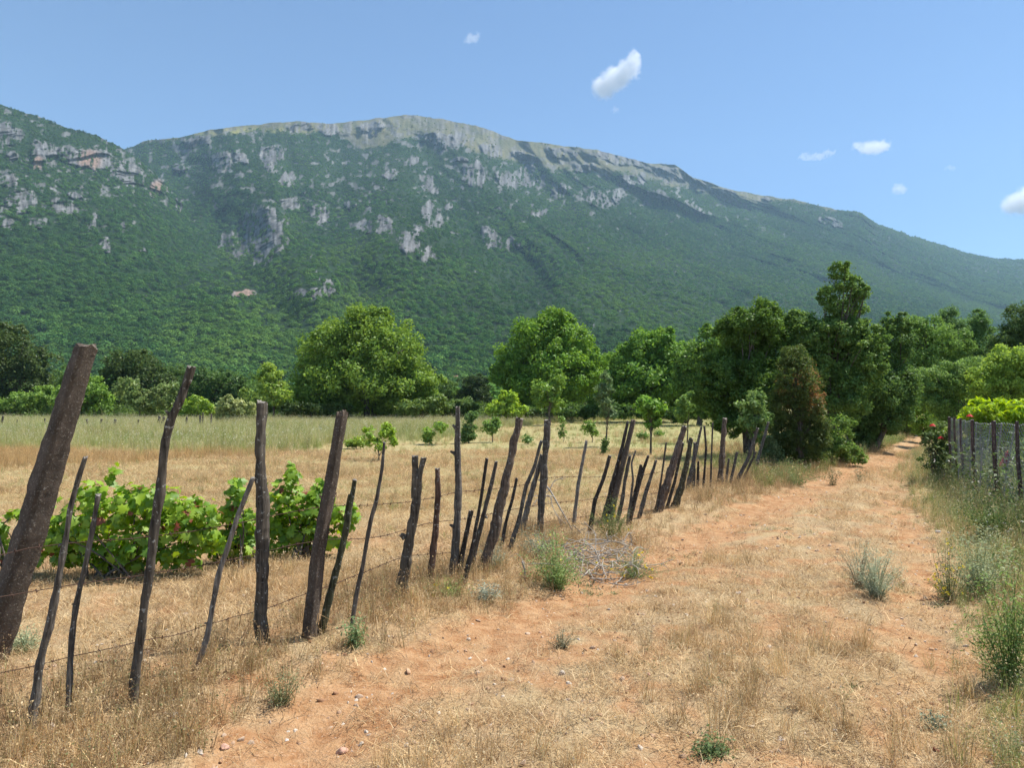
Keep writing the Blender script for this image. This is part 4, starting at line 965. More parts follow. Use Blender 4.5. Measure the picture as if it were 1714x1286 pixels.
    tree('peach_shrub', 'bright yellow green shrub with drooping narrow leaves over the netting', 'shrub', (1660, 830), [(1650, 692, 40, 22), (1690, 690, 38, 26), (1625, 706, 26, 14), (1715, 700, 34, 26), (1670, 712, 50, 14), (1640, 674, 20, 10), (1705, 745, 30, 30), (1640, 714, 46, 14), (1690, 722, 40, 16), (1660, 735, 50, 18)], 11000, 0.15, (0.16, 0.26, 0.02), (0.28, 0.37, 0.04), D=13.6, trunk=0.035, clump=0.3, seed=99, wid=0.24, droop=0.55, hollow=0.15, split=3, upb=0.3)

# ------------------------------------------------------------------ grasses (one object per kind of ground cover)
STRAW = [(0.60, 0.455, 0.25), (0.52, 0.375, 0.19), (0.42, 0.29, 0.14), (0.64, 0.52, 0.32)]
BROWNG = [(0.32, 0.22, 0.12), (0.25, 0.165, 0.09), (0.42, 0.32, 0.17), (0.35, 0.28, 0.14)]
PALEG = [(0.43, 0.41, 0.17), (0.35, 0.37, 0.13), (0.48, 0.41, 0.20), (0.28, 0.33, 0.105)]
GREENG = [(0.15, 0.22, 0.06), (0.20, 0.26, 0.09), (0.11, 0.17, 0.045), (0.26, 0.28, 0.12)]
GREYG = [(0.28, 0.32, 0.16), (0.34, 0.36, 0.21), (0.21, 0.26, 0.11), (0.42, 0.38, 0.20)]

def blades(r, n, rad, h, wdt, lean, cols, flat_=False):
    a = r.uniform(0, 2 * pi, n); q = rad * np.sqrt(r.uniform(0, 1, n))
    B = np.stack([q * np.cos(a), q * np.sin(a), np.zeros(n)], 1)
    az = r.uniform(0, 2 * pi, n)
    d = np.stack([np.cos(az), np.sin(az), np.zeros(n)], 1)
    H = r.uniform(h[0], h[1], n)
    le = np.abs(r.normal(0, lean, n))
    if flat_:
        B[:, 2] = r.uniform(0.004, 0.03, n)
        tip = B + d * H[:, None] + np.array([0, 0, 1]) * (r.uniform(-0.02, 0.05, n))[:, None]
        tip[:, 2] = np.maximum(tip[:, 2], 0.003)
        mid = (B + tip) / 2 + np.array([0, 0, 1]) * r.uniform(0, 0.02, n)[:, None]
    else:
        mid = B + d * (H * le * 0.30)[:, None]; mid[:, 2] = H * 0.55
        tip = B + d * (H * le)[:, None]; tip[:, 2] = H * np.clip(1 - 0.35 * le ** 2, 0.25, 1)
    az2 = r.uniform(0, pi, n)
    s = np.stack([np.cos(az2), np.sin(az2), np.zeros(n)], 1) * (wdt * r.uniform(0.6, 1.3, n) / 2)[:, None]
    V = np.stack([B - s, B + s, mid - s * 0.8, mid + s * 0.8, tip], 1).reshape(-1, 3)
    i = np.arange(n)[:, None] * 5
    c = np.array(cols)[r.integers(0, len(cols), n)] * r.uniform(0.75, 1.25, (n, 1))
    return V, i + np.array([0, 1, 3, 2]), i + np.array([2, 3, 4]), np.repeat(c, 5, 0), tip

def tufts(name, k, n, rad, h, wdt, lean, cols, flat_=False, heads=None, leaves=None):
    """k variant meshes of a tuft (not linked on their own, only scattered)"""
    out = []
    for q in range(k):
        r = np.random.default_rng(500 + q * 13 + n + len(name))
        mb = MB()
        V, Q, T, c, tip = blades(r, n, rad, h, wdt, lean, cols, flat_)
        mb.add(V, [Q, T], c)
        if heads:
            fr, size, hc = heads
            t = tip[r.uniform(size=n) < fr]
            m = len(t)
            if m:
                for _ in range(3):
                    P = t + r.normal(0, size * 0.5, (m, 3))
                    V, Q = leafquads(P, r.normal(size=(m, 3)) + [0, 0, 0.5], size * r.uniform(0.6, 1.3, m), r, 0.7)
                    cc = np.array(hc)[r.integers(0, len(hc), m)] * r.uniform(0.8, 1.2, (m, 1))
                    mb.add(V, [Q], np.repeat(cc, 4, 0))
        if leaves:
            m, size, lc, wl = leaves
            b = tip[r.integers(0, n, m)]
            P = b * r.uniform(0.15, 0.95, (m, 1)) + r.normal(0, size * 0.6, (m, 3))
            P[:, 2] = np.maximum(P[:, 2], 0.01)
            V, Q = leafquads(P, r.normal(size=(m, 3)) * 0.7 + [0, 0, 0.8], size * r.uniform(0.6, 1.4, m), r, wl)
            cc = np.array(lc)[r.integers(0, len(lc), m)] * r.uniform(0.75, 1.25, (m, 1))
            mb.add(V, [Q], np.repeat(cc, 4, 0))
        out.append(mb.build(name, GRASS, False))
    return out

def sow(n, y0, y1, dens, half=0.84, seed=0):
    """random ground points in the wedge before the camera, dens(y) points per square metre"""
    r = np.random.default_rng(900 + seed)
    yy = np.linspace(y0, y1, 400)
    wgt = dens(yy) * 2 * half * (yy + 0.8)
    cum = np.concatenate([[0], np.cumsum((wgt[1:] + wgt[:-1]) / 2 * np.diff(yy))])
    n = int(min(n, cum[-1]))
    y = np.interp(r.uniform(0, cum[-1], n), cum, yy)
    x = r.uniform(-half, half, n) * (y + 0.8)
    return x, y, r

def lay(name, x, y, ok, r, scl, variants, label, cat, tilt=0.12):
    x, y, scl = x[ok], y[ok], scl[ok]
    n = len(x)
    z = gz(x, y) - 0.004
    rot = np.stack([r.normal(0, tilt, n), r.normal(0, tilt, n), r.uniform(0, 6.283, n)], 1)
    s3 = scl[:, None] * r.uniform(0.8, 1.2, (n, 3))
    print(name, n)
    scatter(name, np.stack([x, y, z], 1), rot, s3, variants, label, cat)

def zones(x, y):
    d = np.hypot(x, y)
    sf, sl, sr = pside(x, y, FENCE), pside(x, y, RUTL), pside(x, y, RUTR)
    return dict(d=d, sf=sf, sl=sl, sr=sr, soil=soil_mask(x, y), n1=fbm(x / 1.6, y / 1.6, 3, 71), n2=fbm(x / 0.5, y / 0.5, 3, 72), n3=fbm(x / 7, y / 7, 3, 73),
                fence=pdist(x, y, FENCE), rl=pdist(x, y, RUTL), rr=pdist(x, y, RUTR))

def tall_zone(x, y):
    u = x / y
    front = np.interp(u, [-0.8, -0.68, -0.5, -0.35, -0.2, -0.1, 0.0, 0.1], [24, 22.5, 22, 21, 25, 31, 44, 62])
    return (y > front + 2.2 * vn(x / 2.5, y / 2.5, 8) + 2.5 * vn(x / 0.8, y / 1.5, 18) * smooth(0.2, 0.9, np.abs(vn(x * 3, y * 3, 19)))) & (y < 73)

def grasses():
    dens1 = lambda y: np.minimum(260, 1500 / np.maximum(y, 1) ** 1.0)
    # straw lying flat
    x, y, r = sow(60000, 2.2, 24, dens1, seed=1)
    z = zones(x, y)
    keep = r.uniform(size=len(x)) < np.clip(1.0 - 0.95 * z['soil'] ** 1.3 + 0.05, 0.16, 1) * (0.45 + 0.55 * smooth(-0.3, 0.3, z['n1'])) * np.where((z['sf'] > 0.3) & (z['sr'] < 0.4), 0.7, 1)
    lay('straw_litter', x, y, keep, r, r.uniform(0.7, 1.2, len(x)) * (0.9 + y * 0.03), tufts('straw_litter', 8, 28, 0.10, (0.03, 0.13), 0.0028, 0, STRAW + [(0.34, 0.22, 0.11), (0.24, 0.15, 0.08)], True), 'bleached straw lying flat over the track and the mown field', 'straw')
    # short standing dry grass
    x, y, r = sow(90000, 2.2, 75, lambda y: np.minimum(190, 1150 / np.maximum(y, 1) ** 1.0), seed=2)
    z = zones(x, y)
    pr = np.clip(1 - 1.15 * z['soil'], 0.02, 1) * (0.22 + 0.78 * smooth(-0.15, 0.4, z['n2'] + 0.5 * z['n1']))
    pr = np.where(z['sf'] < 0, pr * 0.75, pr)
    trk = (z['sf'] > 0.3) & (z['sr'] < 0.4)
    keep = (r.uniform(size=len(x)) < pr * np.where(trk, 0.42 + 0.45 * smooth(8, 16, y), 1)) & ~tall_zone(x, y)
    sc = r.uniform(0.55, 1.15, len(x)) * (0.85 + np.minimum(y, 40) * 0.022)
    gm = green_mask(x, y)
    isg = r.uniform(size=len(x)) < gm * 0.75
    lay('dry_grass', x, y, keep & ~isg, r, sc, tufts('dry_grass', 10, 22, 0.055, (0.03, 0.105), 0.0028, 0.8, STRAW + BROWNG[2:3]), 'short dry straw coloured grass standing on the ground', 'grass')
    lay('green_grass', x, y, keep & isg, r, sc, tufts('green_grass', 8, 20, 0.06, (0.05, 0.15), 0.0036, 0.7, PALEG + GREENG + PALEG[3:]), 'short half green grass farther along field and track', 'grass')
    # brown dead weeds along the foot of the stake fence
    x, y, r = sow(30000, 2.3, 26, lambda y: np.minimum(230, 1000 / np.maximum(y, 1)), seed=3)
    z = zones(x, y)
    band = smooth(-0.55, -0.05, z['sf']) * smooth(-0.25, -0.55, z['sl'] + 0.18 * z['n2'])
    gb = onground(1005, 955)
    keep = (r.uniform(size=len(x)) < band * (0.22 + 0.5 * smooth(-0.2, 0.4, z['n1']))) & (np.hypot(x - gb.x, (y - gb.y) * 0.6) > 0.42)
    lay('verge_weeds', x, y, keep, r, r.uniform(0.5, 1.05, len(x)) * (0.85 + 0.02 * y), tufts('verge_weeds', 10, 22, 0.06, (0.10, 0.30), 0.003, 0.55, BROWNG + STRAW[1:3] + [(0.22, 0.22, 0.08)], False, (0.5, 0.010, [(0.36, 0.26, 0.13), (0.44, 0.34, 0.20), (0.24, 0.15, 0.08)]), (16, 0.016, BROWNG + [(0.20, 0.23, 0.10)], 0.6)), 'brown dried weeds along the foot of the stake fence', 'weeds')
    # sparse taller stems on the track crown and in the near field
    x, y, r = sow(26000, 2.3, 40, lambda y: np.minimum(60, 420 / np.maximum(y, 1)), seed=4)
    z = zones(x, y)
    keep = (r.uniform(size=len(x)) < np.clip(1 - 1.4 * z['soil'], 0, 1) * smooth(0.12, 0.5, z['n1'] + 0.3 * z['n2'])) & ~tall_zone(x, y)
    lay('tufted_grass', x, y, keep, r, r.uniform(0.6, 1.1, len(x)) * (0.9 + 0.012 * y), tufts('tufted_grass', 8, 34, 0.06, (0.10, 0.27), 0.003, 0.6, STRAW + PALEG[2:3], False, (0.35, 0.012, STRAW)), 'loose tufts of taller bleached grass on track and field', 'grass')
    # low matted green grey creeping weeds on the track
    x, y, r = sow(12000, 2.3, 22, lambda y: np.minimum(30, 200 / np.maximum(y, 1)), seed=5)
    z = zones(x, y)
    keep = r.uniform(size=len(x)) < smooth(0.12, 0.42, fbm(x / 0.9, y / 0.9, 3, 77)) * (1 - 0.7 * z['soil']) * (z['sf'] > 0)
    lay('creeping_weeds', x, y, keep, r, r.uniform(0.6, 1.2, len(x)), tufts('creeping_weeds', 6, 10, 0.07, (0.02, 0.07), 0.003, 1.0, GREYG, False, None, (34, 0.014, [(0.22, 0.23, 0.11), (0.28, 0.28, 0.15), (0.16, 0.19, 0.08)], 0.6)), 'low grey green weeds creeping over the track', 'weeds')
    # the uncut tall grass behind
    x, y, r = sow(70000, 18, 74, lambda y: np.full_like(y, 26.0), half=0.86, seed=6)
    keep = tall_zone(x, y) & (r.uniform(size=len(x)) < 0.9)
    gold = np.zeros(len(x), bool)
    va = tufts('tall_grass', 10, 24, 0.15, (0.35, 0.85), 0.008, 0.35, PALEG + [(0.48, 0.44, 0.27)], False, (0.12, 0.035, [(0.55, 0.52, 0.36), (0.62, 0.62, 0.52), (0.44, 0.40, 0.22)]))
    gp = fbm(x / 3.5, y / 2.2, 3, 95) + 0.25 * r.normal(size=len(x)) > 0.12
    lay('tall_green_grass', x, y, keep & gp, r, r.uniform(0.38, 0.72, len(x)), tufts('tall_green_grass', 8, 22, 0.15, (0.35, 0.85), 0.008, 0.4, [(0.26, 0.31, 0.11), (0.33, 0.35, 0.14), (0.20, 0.26, 0.08)], False, (0.10, 0.04, [(0.62, 0.62, 0.5), (0.5, 0.45, 0.28)])), 'greener patches of the uncut tall grass with white flower heads', 'grass', 0.1)
    gold = gp
    lay('tall_grass', x, y, keep & ~gold, r, r.uniform(0.40, 0.78, len(x)) * (1 + 0.3 * fbm(x / 3, y / 3, 3, 91)), va, 'pale uncut tall grass with whitish flower heads behind the mown strip', 'grass', 0.08)
    x, y, r = sow(30000, 15, 27, lambda y: np.full_like(y, 60.0), half=0.86, seed=16)
    u_ = x / y
    gold = (u_ < -0.30) & (y > np.interp(u_, [-0.8, -0.6, -0.5, -0.42, -0.3], [17.2, 17.8, 18.5, 20, 22]) + 1.2 * vn(x / 2, y / 2, 9)) & (y < np.interp(u_, [-0.8, -0.6, -0.5, -0.3], [24.5, 23.5, 22.5, 22.8]))
    gold &= r.uniform(size=len(x)) < 0.35 + 0.65 * smooth(-0.3, 0.2, fbm(x / 2.2, y / 1.2, 3, 92))
    lay('golden_grass', x, y, gold, r, r.uniform(0.22, 0.45, len(x)), tufts('golden_grass', 8, 26, 0.16, (0.35, 0.8), 0.008, 0.45, [(0.49, 0.34, 0.16), (0.55, 0.41, 0.21), (0.42, 0.28, 0.12)], False, (0.3, 0.03, [(0.5, 0.34, 0.15)])), 'ripe golden brown grass at the left edge of the field', 'grass', 0.1)
    # rank growth on the right hand side
    x, y, r = sow(40000, 2.6, 26, lambda y: np.minimum(240, 1500 / np.maximum(y, 1)), half=0.9, seed=7)
    z = zones(x, y)
    ms = smooth(-0.1, 0.5, z['sr'] + 0.25 * z['n1'] - 0.22 * smooth(5.5, 3.5, y))
    keep = r.uniform(size=len(x)) < ms * (0.6 + 0.4 * smooth(-0.4, 0.2, z['n1']))
    kind = r.uniform(size=len(x)) + 0.25 * z['n1']
    far = smooth(0.1, 1.3, z['sr'])
    sc = r.uniform(0.5, 1.0, len(x)) * (0.55 + 0.6 * far) * (0.9 + 0.012 * y)
    va = tufts('roadside_grass', 10, 26, 0.08, (0.16, 0.46), 0.0042, 0.55, GREENG + PALEG[:2] + STRAW[1:2], False, (0.2, 0.018, [(0.5, 0.44, 0.26), (0.42, 0.38, 0.2)]))
    vb = tufts('roadside_weeds', 10, 12, 0.08, (0.15, 0.42), 0.004, 0.5, GREYG, False, (0.12, 0.014, [(0.62, 0.62, 0.55), (0.5, 0.46, 0.55), (0.6, 0.52, 0.2)]), (60, 0.030, GREYG + GREENG[:2], 0.4))
    vd = tufts('roadside_straw', 8, 24, 0.07, (0.12, 0.34), 0.0036, 0.6, STRAW + BROWNG[2:], False, (0.4, 0.016, STRAW))
    lay('roadside_grass', x, y, keep & (kind < 0.42), r, sc, va, 'green rank grass between the track and the netting fence', 'grass')
    lay('roadside_weeds', x, y, keep & (kind >= 0.42) & (kind < 0.78), r, sc, vb, 'grey green leafy weeds between the track and the netting fence', 'weeds')
    lay('roadside_straw', x, y, keep & (kind >= 0.78), r, sc * 0.9, vd, 'dry bleached stalks among the weeds right of the track', 'grass')
    # fresh grass and low herbs along the hedgerow
    x, y, r = sow(40000, 13, 34, lambda y: np.full_like(y, 60.0), half=0.86, seed=8)
    z = zones(x, y)
    keep = (x > 4.5) & (z['rl'] > 0.55) & (z['sl'] < -0.4) & (z['sl'] > -5) & (r.uniform(size=len(x)) < 0.7 * smooth(-6, -0.6, z['sl']))
    lay('hedge_grass', x, y, keep, r, r.uniform(0.5, 1.0, len(x)), tufts('hedge_grass', 8, 22, 0.10, (0.15, 0.40), 0.006, 0.5, GREENG + PALEG[:2], False, (0.1, 0.02, [(0.55, 0.52, 0.2), (0.5, 0.5, 0.4)]), (20, 0.04, GREENG, 0.5)), 'green grass and herbs at the foot of the hedgerow', 'grass')
    x, y, r = sow(20000, 60, 82, lambda y: np.full_like(y, 3.0), half=0.86, seed=11)
    keep = (x / y < 0.30) & (r.uniform(size=len(x)) < smooth(62, 68, y + 3 * fbm(x / 4, y / 4, 2, 93)))
    lay('undergrowth', x, y, keep, r, r.uniform(0.7, 1.5, len(x)), tufts('undergrowth', 8, 14, 0.35, (0.3, 1.1), 0.02, 0.4, GREENG, False, None, (90, 0.16, [(0.09, 0.16, 0.035), (0.13, 0.21, 0.05), (0.06, 0.11, 0.025)], 0.6)), 'low leafy undergrowth below the trees at the back of the field', 'undergrowth')
    x, y, r = sow(20000, 4, 22, lambda y: np.full_like(y, 70.0), half=1.0, seed=12)
    sn = pside(x, y, NET)
    keep = (y < 16.2) & (sn > -0.35) & (sn < 3.0) & (r.uniform(size=len(x)) < np.where(sn > 0.05, 0.8, 0.55)) & (np.abs(sn) > 0.04)
    lay('garden_weeds', x, y, keep, r, r.uniform(0.6, 1.25, len(x)) * np.where(sn > 0, 1.15, 0.5), tufts('garden_weeds', 8, 14, 0.10, (0.25, 0.75), 0.005, 0.4, GREENG + GREYG[:2], False, (0.1, 0.02, [(0.6, 0.6, 0.55)]), (70, 0.05, [(0.13, 0.20, 0.06), (0.19, 0.25, 0.10), (0.10, 0.15, 0.05), (0.24, 0.28, 0.17)], 0.5)), 'tall leafy garden weeds growing through and behind the netting', 'weeds')
    # gravel
    import bmesh
    m, n_, l, b = M('stone', 0.9)
    at_ = N(n_, 'ShaderNodeAttribute', attribute_name='Col'); oi = n_.new('ShaderNodeObjectInfo')
    nz = N(n_, 'ShaderNodeTexNoise', Scale=40.0, Detail=5.0); l.new(n_.new('ShaderNodeTexCoord').outputs['Object'], nz.inputs['Vector'])
    hs = n_.new('ShaderNodeHueSaturation'); l.new(at_.outputs[0], hs.inputs['Color']); l.new(ramp(n_, l, nz.outputs[0], [(0.3, 0.7), (0.7, 1.25)]), hs.inputs['Value'])
    l.new(hs.outputs[0], b.inputs['Base Color']); bump(n_, l, b, nz.outputs[0], 0.5, 0.01)
    global STONE
    STONE = m
    vs = []
    for k in range(8):
        vs.append(stone_mesh('pebble', 1.0, [(0.46, 0.30, 0.19), (0.52, 0.38, 0.27), (0.36, 0.20, 0.11), (0.55, 0.47, 0.38)][k % 4], k, False))
    x, y, r = sow(40000, 2.2, 22, lambda y: np.minimum(900, 5200 / np.maximum(y, 1) ** 1.2), seed=9)
    z = zones(x, y)
    keep = r.uniform(size=len(x)) < np.clip(0.5 + 0.6 * z['soil'], 0, 1) * smooth(-0.25, 0.35, z['n2'] + 0.2) * (z['sf'] > -1.5)
    lay('gravel', x, y, keep, r, 0.004 + 0.026 * r.uniform(size=len(x)) ** 4 + 0.0004 * y, vs, 'fine pinkish gravel in the wheel ruts', 'gravel', 0.8)

def stone_mesh(name, s, col, seed, parent=None):
    import bmesh
    r = np.random.default_rng(seed + 40)
    bm = bmesh.new(); bmesh.ops.create_icosphere(bm, subdivisions=2, radius=1)
    V = np.array([v.co[:] for v in bm.verts]); Fc = np.array([[v.index for v in f.verts] for f in bm.faces]); bm.free()
    for _ in range(11):                                       # chip flat faces off
        d = r.normal(size=3); d /= np.linalg.norm(d); h = r.uniform(0.42, 0.8)
        t = V @ d
        V = V - np.outer(np.maximum(t - h, 0), d)
    V = V * np.array([1, r.uniform(0.65, 0.95), r.uniform(0.45, 0.7)]) * s * (1 + 0.05 * r.normal(size=(len(V), 1)))
    return mk(name, V, [Fc], STONE, np.array(col) * r.uniform(0.85, 1.15, (len(V), 1)), parent)

def stones():
    def st(px, py, wpx, col, label, group=None, seed=0):
        g = onground(px, py)
        s = wpx / 2 * g.y / F
        o = stone_mesh('stone', s, col, int(px + py) + seed)
        o.location = g + Vector((0, 0, s * 0.08)); o.rotation_euler = (0.1, -0.1, (px * 0.37) % 6.28)
        tag(o, label, 'stone', group or 'larger stones lying about')
    PK, OR, GY, WH, RD = (0.50, 0.30, 0.22), (0.52, 0.33, 0.20), (0.46, 0.44, 0.42), (0.58, 0.52, 0.45), (0.20, 0.075, 0.045)
    st(289, 1198, 24, GY, 'flat pale grey stone in the verge below the tall crooked pole')
    st(375, 1254, 20, PK, 'pinkish stone where dirt track meets the verge at lower left')
    st(571, 1260, 26, PK, 'largest rounded pink stone near the bottom edge of the track')
    st(684, 1126, 18, OR, 'flat orange stone at the verge edge of the left rut')
    st(1572, 1174, 14, OR, 'round orange stone on the right side of the track near bottom')
    st(1568, 1258, 17, RD, 'dark red brown stone at the bottom right of the track')
    st(1235, 994, 15, WH, 'whitish flat stone in the middle strip of the track')
    st(1605, 851, 10, WH, 'pale pink stone in the weeds below the netting fence')
    st(1570, 891, 14, WH, 'whitish broken stone in the weeds right of the right rut')
    st(66, 1243, 17, OR, 'orange stone at foot of the grey pointed stake')
    st(46, 1107, 16, OR, 'orange stone in bare red earth behind the leaning concrete post')
    st(1666, 1222, 12, OR, 'small orange stone nearest the lower right edge')
    for k, (px, py, s) in enumerate([(595, 1078, 10), (558, 1121, 9), (643, 1122, 8), (712, 1209, 11), (790, 1180, 10), (850, 1104, 8), (1482, 843, 8), (1560, 1088, 9), (1398, 1225, 10), (1278, 1163, 9), (1206, 1175, 10), (215, 1228, 10), (415, 967, 8), (640, 1206, 10), (735, 1195, 9), (905, 1060, 8), (1030, 1010, 7), (480, 1240, 10), (1085, 1130, 8)]):
        st(px, py, s * 1.2, [PK, OR, WH][k % 3], 'small pale stone lying loose on the ground', 'small loose stones')

# ------------------------------------------------------------------ vines, weeds, dead wood
LEAF2D = np.array([(0, 0, .10), (0, -.32, 0), (.30, -.46, .02), (.34, -.18, .05), (.60, -.02, 0), (.36, .16, .06), (.34, .44, 0), (.14, .34, .05), (0, .66, -.04), (-.14, .34, .05), (-.34, .44, 0), (-.36, .16, .06), (-.60, -.02, 0), (-.34, -.18, .05), (-.30, -.46, .02)])
def vine(base, lobes, n, D, label, seed, leaf=0.082):
    n = int(n * 2.3)
    r = np.random.default_rng(seed)
    g = at(base[0], base[1], D); g.z = float(gz(g.x, D))
    s = D / F
    w_ = np.array([a * b for _, _, a, b in lobes], float); w_ /= w_.sum()
    k = r.choice(len(lobes), n, p=w_)
    L = np.array(lobes, float)[k]
    d = r.normal(size=(n, 3)); d /= np.linalg.norm(d, axis=1)[:, None]
    q = r.uniform(0, 1, n) ** 0.4 * np.where(r.uniform(size=n) < 0.12, 1.35, 1.0)
    P = np.array([at(px, py, D + dz) for px, py, dz in zip(L[:, 0] + d[:, 0] * q * L[:, 2], L[:, 1] - d[:, 2] * q * L[:, 3], d[:, 1] * q * (L[:, 2] + L[:, 3]) / 2 * s)])
    P[:, 2] = np.maximum(P[:, 2], g.z + 0.05)
    nrm = d * 0.7 + r.normal(size=(n, 3)) * 0.45 + np.array([0.1, -0.25, 0.55])
    nrm /= np.linalg.norm(nrm, axis=1)[:, None]
    a = r.normal(size=(n, 3)) * 0.6 + d * 0.5; a[:, 2] -= 0.7
    a -= nrm * (a * nrm).sum(1)[:, None]; a /= np.linalg.norm(a, axis=1)[:, None]
    b = np.cross(a, nrm)
    sz = leaf * r.uniform(0.45, 1.4, n)
    Lf = LEAF2D[None] * (1 + 0.12 * r.normal(size=(n, 15, 1)))
    fold = r.uniform(0.1, 0.5, n)[:, None]
    zz = Lf[:, :, 2] + fold * np.abs(Lf[:, :, 0]) * 0.5 - 0.25 * Lf[:, :, 1] ** 2
    V = P[:, None] + sz[:, None, None] * (Lf[:, :, 0:1] * b[:, None] + Lf[:, :, 1:2] * a[:, None] + zz[:, :, None] * nrm[:, None])
    T = np.array([[0, i, i % 14 + 1] for i in range(1, 15)])
    Fc = (np.arange(n)[:, None, None] * 15 + T[None]).reshape(-1, 3)
    t = r.uniform(0, 1, (n, 1))
    col = np.array((0.11, 0.24, 0.014)) * (1 - t) + np.array((0.31, 0.46, 0.035)) * t
    old = r.uniform(size=n) < 0.025
    col[old] = (0.30, 0.10, 0.05)
    root = empty('grapevine', g)
    mk('leaves', V.reshape(-1, 3) - np.array(g), [Fc], GLOSSY, np.repeat(col, 15, 0), root)
    mb = MB()
    for i in r.choice(n, 26, replace=False):
        m_ = (np.array(g) + P[i]) / 2 + r.normal(0, 0.08, 3) + [0, 0, 0.1]
        mb.tube(resample(np.array([np.array(g) + r.normal(0, 0.12, 3) * [1, 1, 0], m_, P[i]]), 8), np.linspace(0.011, 0.004, 8), 5, (1, 1, 1))
    mb.build('canes', BARK, root, True, g)
    tag(root, label, 'vine')

def vines():
    vine((200, 945), [(110, 895, 48, 30), (205, 850, 46, 34), (190, 800, 13, 18), (196, 782, 5, 8), (280, 868, 60, 34), (225, 905, 60, 30), (325, 895, 40, 30), (185, 935, 28, 20), (70, 885, 30, 22), (305, 925, 22, 18), (350, 860, 18, 20), (150, 825, 30, 20), (150, 870, 60, 40), (255, 840, 50, 30), (320, 870, 50, 36), (90, 910, 44, 26), (240, 925, 70, 20), (355, 905, 22, 24), (100, 938, 44, 14), (190, 946, 50, 12), (290, 940, 50, 12), (140, 925, 40, 20), (235, 820, 8, 9), (330, 840, 10, 12)], 760, 6.9, 'wide sprawling grapevine in full leaf behind the leftmost stakes', 1, 0.08)
    vine((10, 940), [(28, 862, 18, 8), (6, 912, 14, 14), (-14, 890, 20, 22), (4, 925, 10, 10)], 60, 6.9, 'little vine shoot peeping left of the huge leaning concrete post', 2)
    vine((405, 935), [(396, 825, 18, 22), (390, 860, 20, 28), (412, 880, 22, 26), (372, 905, 22, 20), (395, 810, 10, 10), (400, 915, 40, 16), (385, 930, 34, 10), (365, 925, 20, 12)], 190, 7.4, 'narrow vine shoot between grey leaning stake and split post', 3)
    vine((500, 925), [(480, 840, 30, 40), (488, 795, 16, 18), (484, 780, 5, 8), (540, 812, 12, 14), (520, 860, 44, 40), (500, 890, 50, 26), (570, 870, 22, 28), (455, 880, 22, 28), (590, 862, 8, 26), (535, 835, 24, 22), (485, 930, 14, 12), (470, 916, 50, 12), (540, 912, 46, 12)], 430, 7.8, 'tall tufted grapevine between split post and square concrete post', 4)

def plant(px, py, hpx, wpx, label, c, n=40, leaf=0.02, nl=500, fl=None, nf=0, fs=0.018, name='weed', spread=0.9, wl=0.4, D=None):
    r = np.random.default_rng(int(px * 3 + py)); nl = int(nl * 2.2)
    g = onground(px, py)
    if D: g = at(px, py, D); g.z = float(gz(g.x, D))
    s = g.y / F
    H, W = hpx * s, wpx * s / 2
    mb = MB(); tips = []
    c = np.array(c)
    for _ in range(n):
        a = r.uniform(0, 2 * pi); q = 1.25 * W * r.uniform(0.0, 1) ** (spread * 0.65)
        h = H * r.uniform(0.35, 1.0) * (1 - 0.30 * min(1.3, q / W) ** 2)
        tip = np.array([q * cos(a), q * sin(a), h])
        b0 = np.array([0.12 * q * cos(a), 0.12 * q * sin(a), -0.02])
        mid = (b0 + tip) / 2 + np.array([-0.15 * q * cos(a), -0.15 * q * sin(a), 0.10 * h]) + r.normal(0, 0.03 * H, 3)
        Pc = resample(np.array([b0, mid, tip]), 6)
        mb.tube(Pc, np.linspace(0.0022, 0.0010, 6), 4, c * r.uniform(0.7, 1.1))
        tips.append(Pc)
    root = empty(name, g)
    mb.build('stems', GRASS, root)
    T = np.array(tips)
    i = r.integers(0, n, nl); k = r.integers(1, 6, nl)
    P = T[i, k] + r.normal(0, leaf * 1.3, (nl, 3)); P[:, 2] = np.maximum(P[:, 2], 0.01)
    V, Q = leafquads(P, r.normal(size=(nl, 3)) * 0.6 + [0, 0, 0.7], leaf * r.uniform(0.6, 1.4, nl), r, wl)
    mk('leaves', V, [Q], GRASS, np.repeat(c * r.uniform(0.75, 1.3, (nl, 1)), 4, 0), root)
    if nf:
        V, Q = leafquads(r.normal(0, fs * 0.35, (6, 3)), r.normal(size=(6, 3)) + [0, 0, 0.8], np.full(6, fs), r, 0.9)
        f0 = None
        for _ in range(nf):
            t = T[r.integers(0, n), r.integers(3, 6)] + r.normal(0, 0.01, 3)
            if f0 is None: f = f0 = mk('flower', V, [Q], GRASS, np.broadcast_to(np.array(fl), (len(V), 3)), root)
            else:
                f = f0.copy(); COL.objects.link(f); f.parent = root
            f.location = t; f.rotation_euler = (0, 0, r.uniform(0, 6))
    tag(root, label, 'weed' if name == 'weed' else 'shrub', 'weeds and herbs by the track')

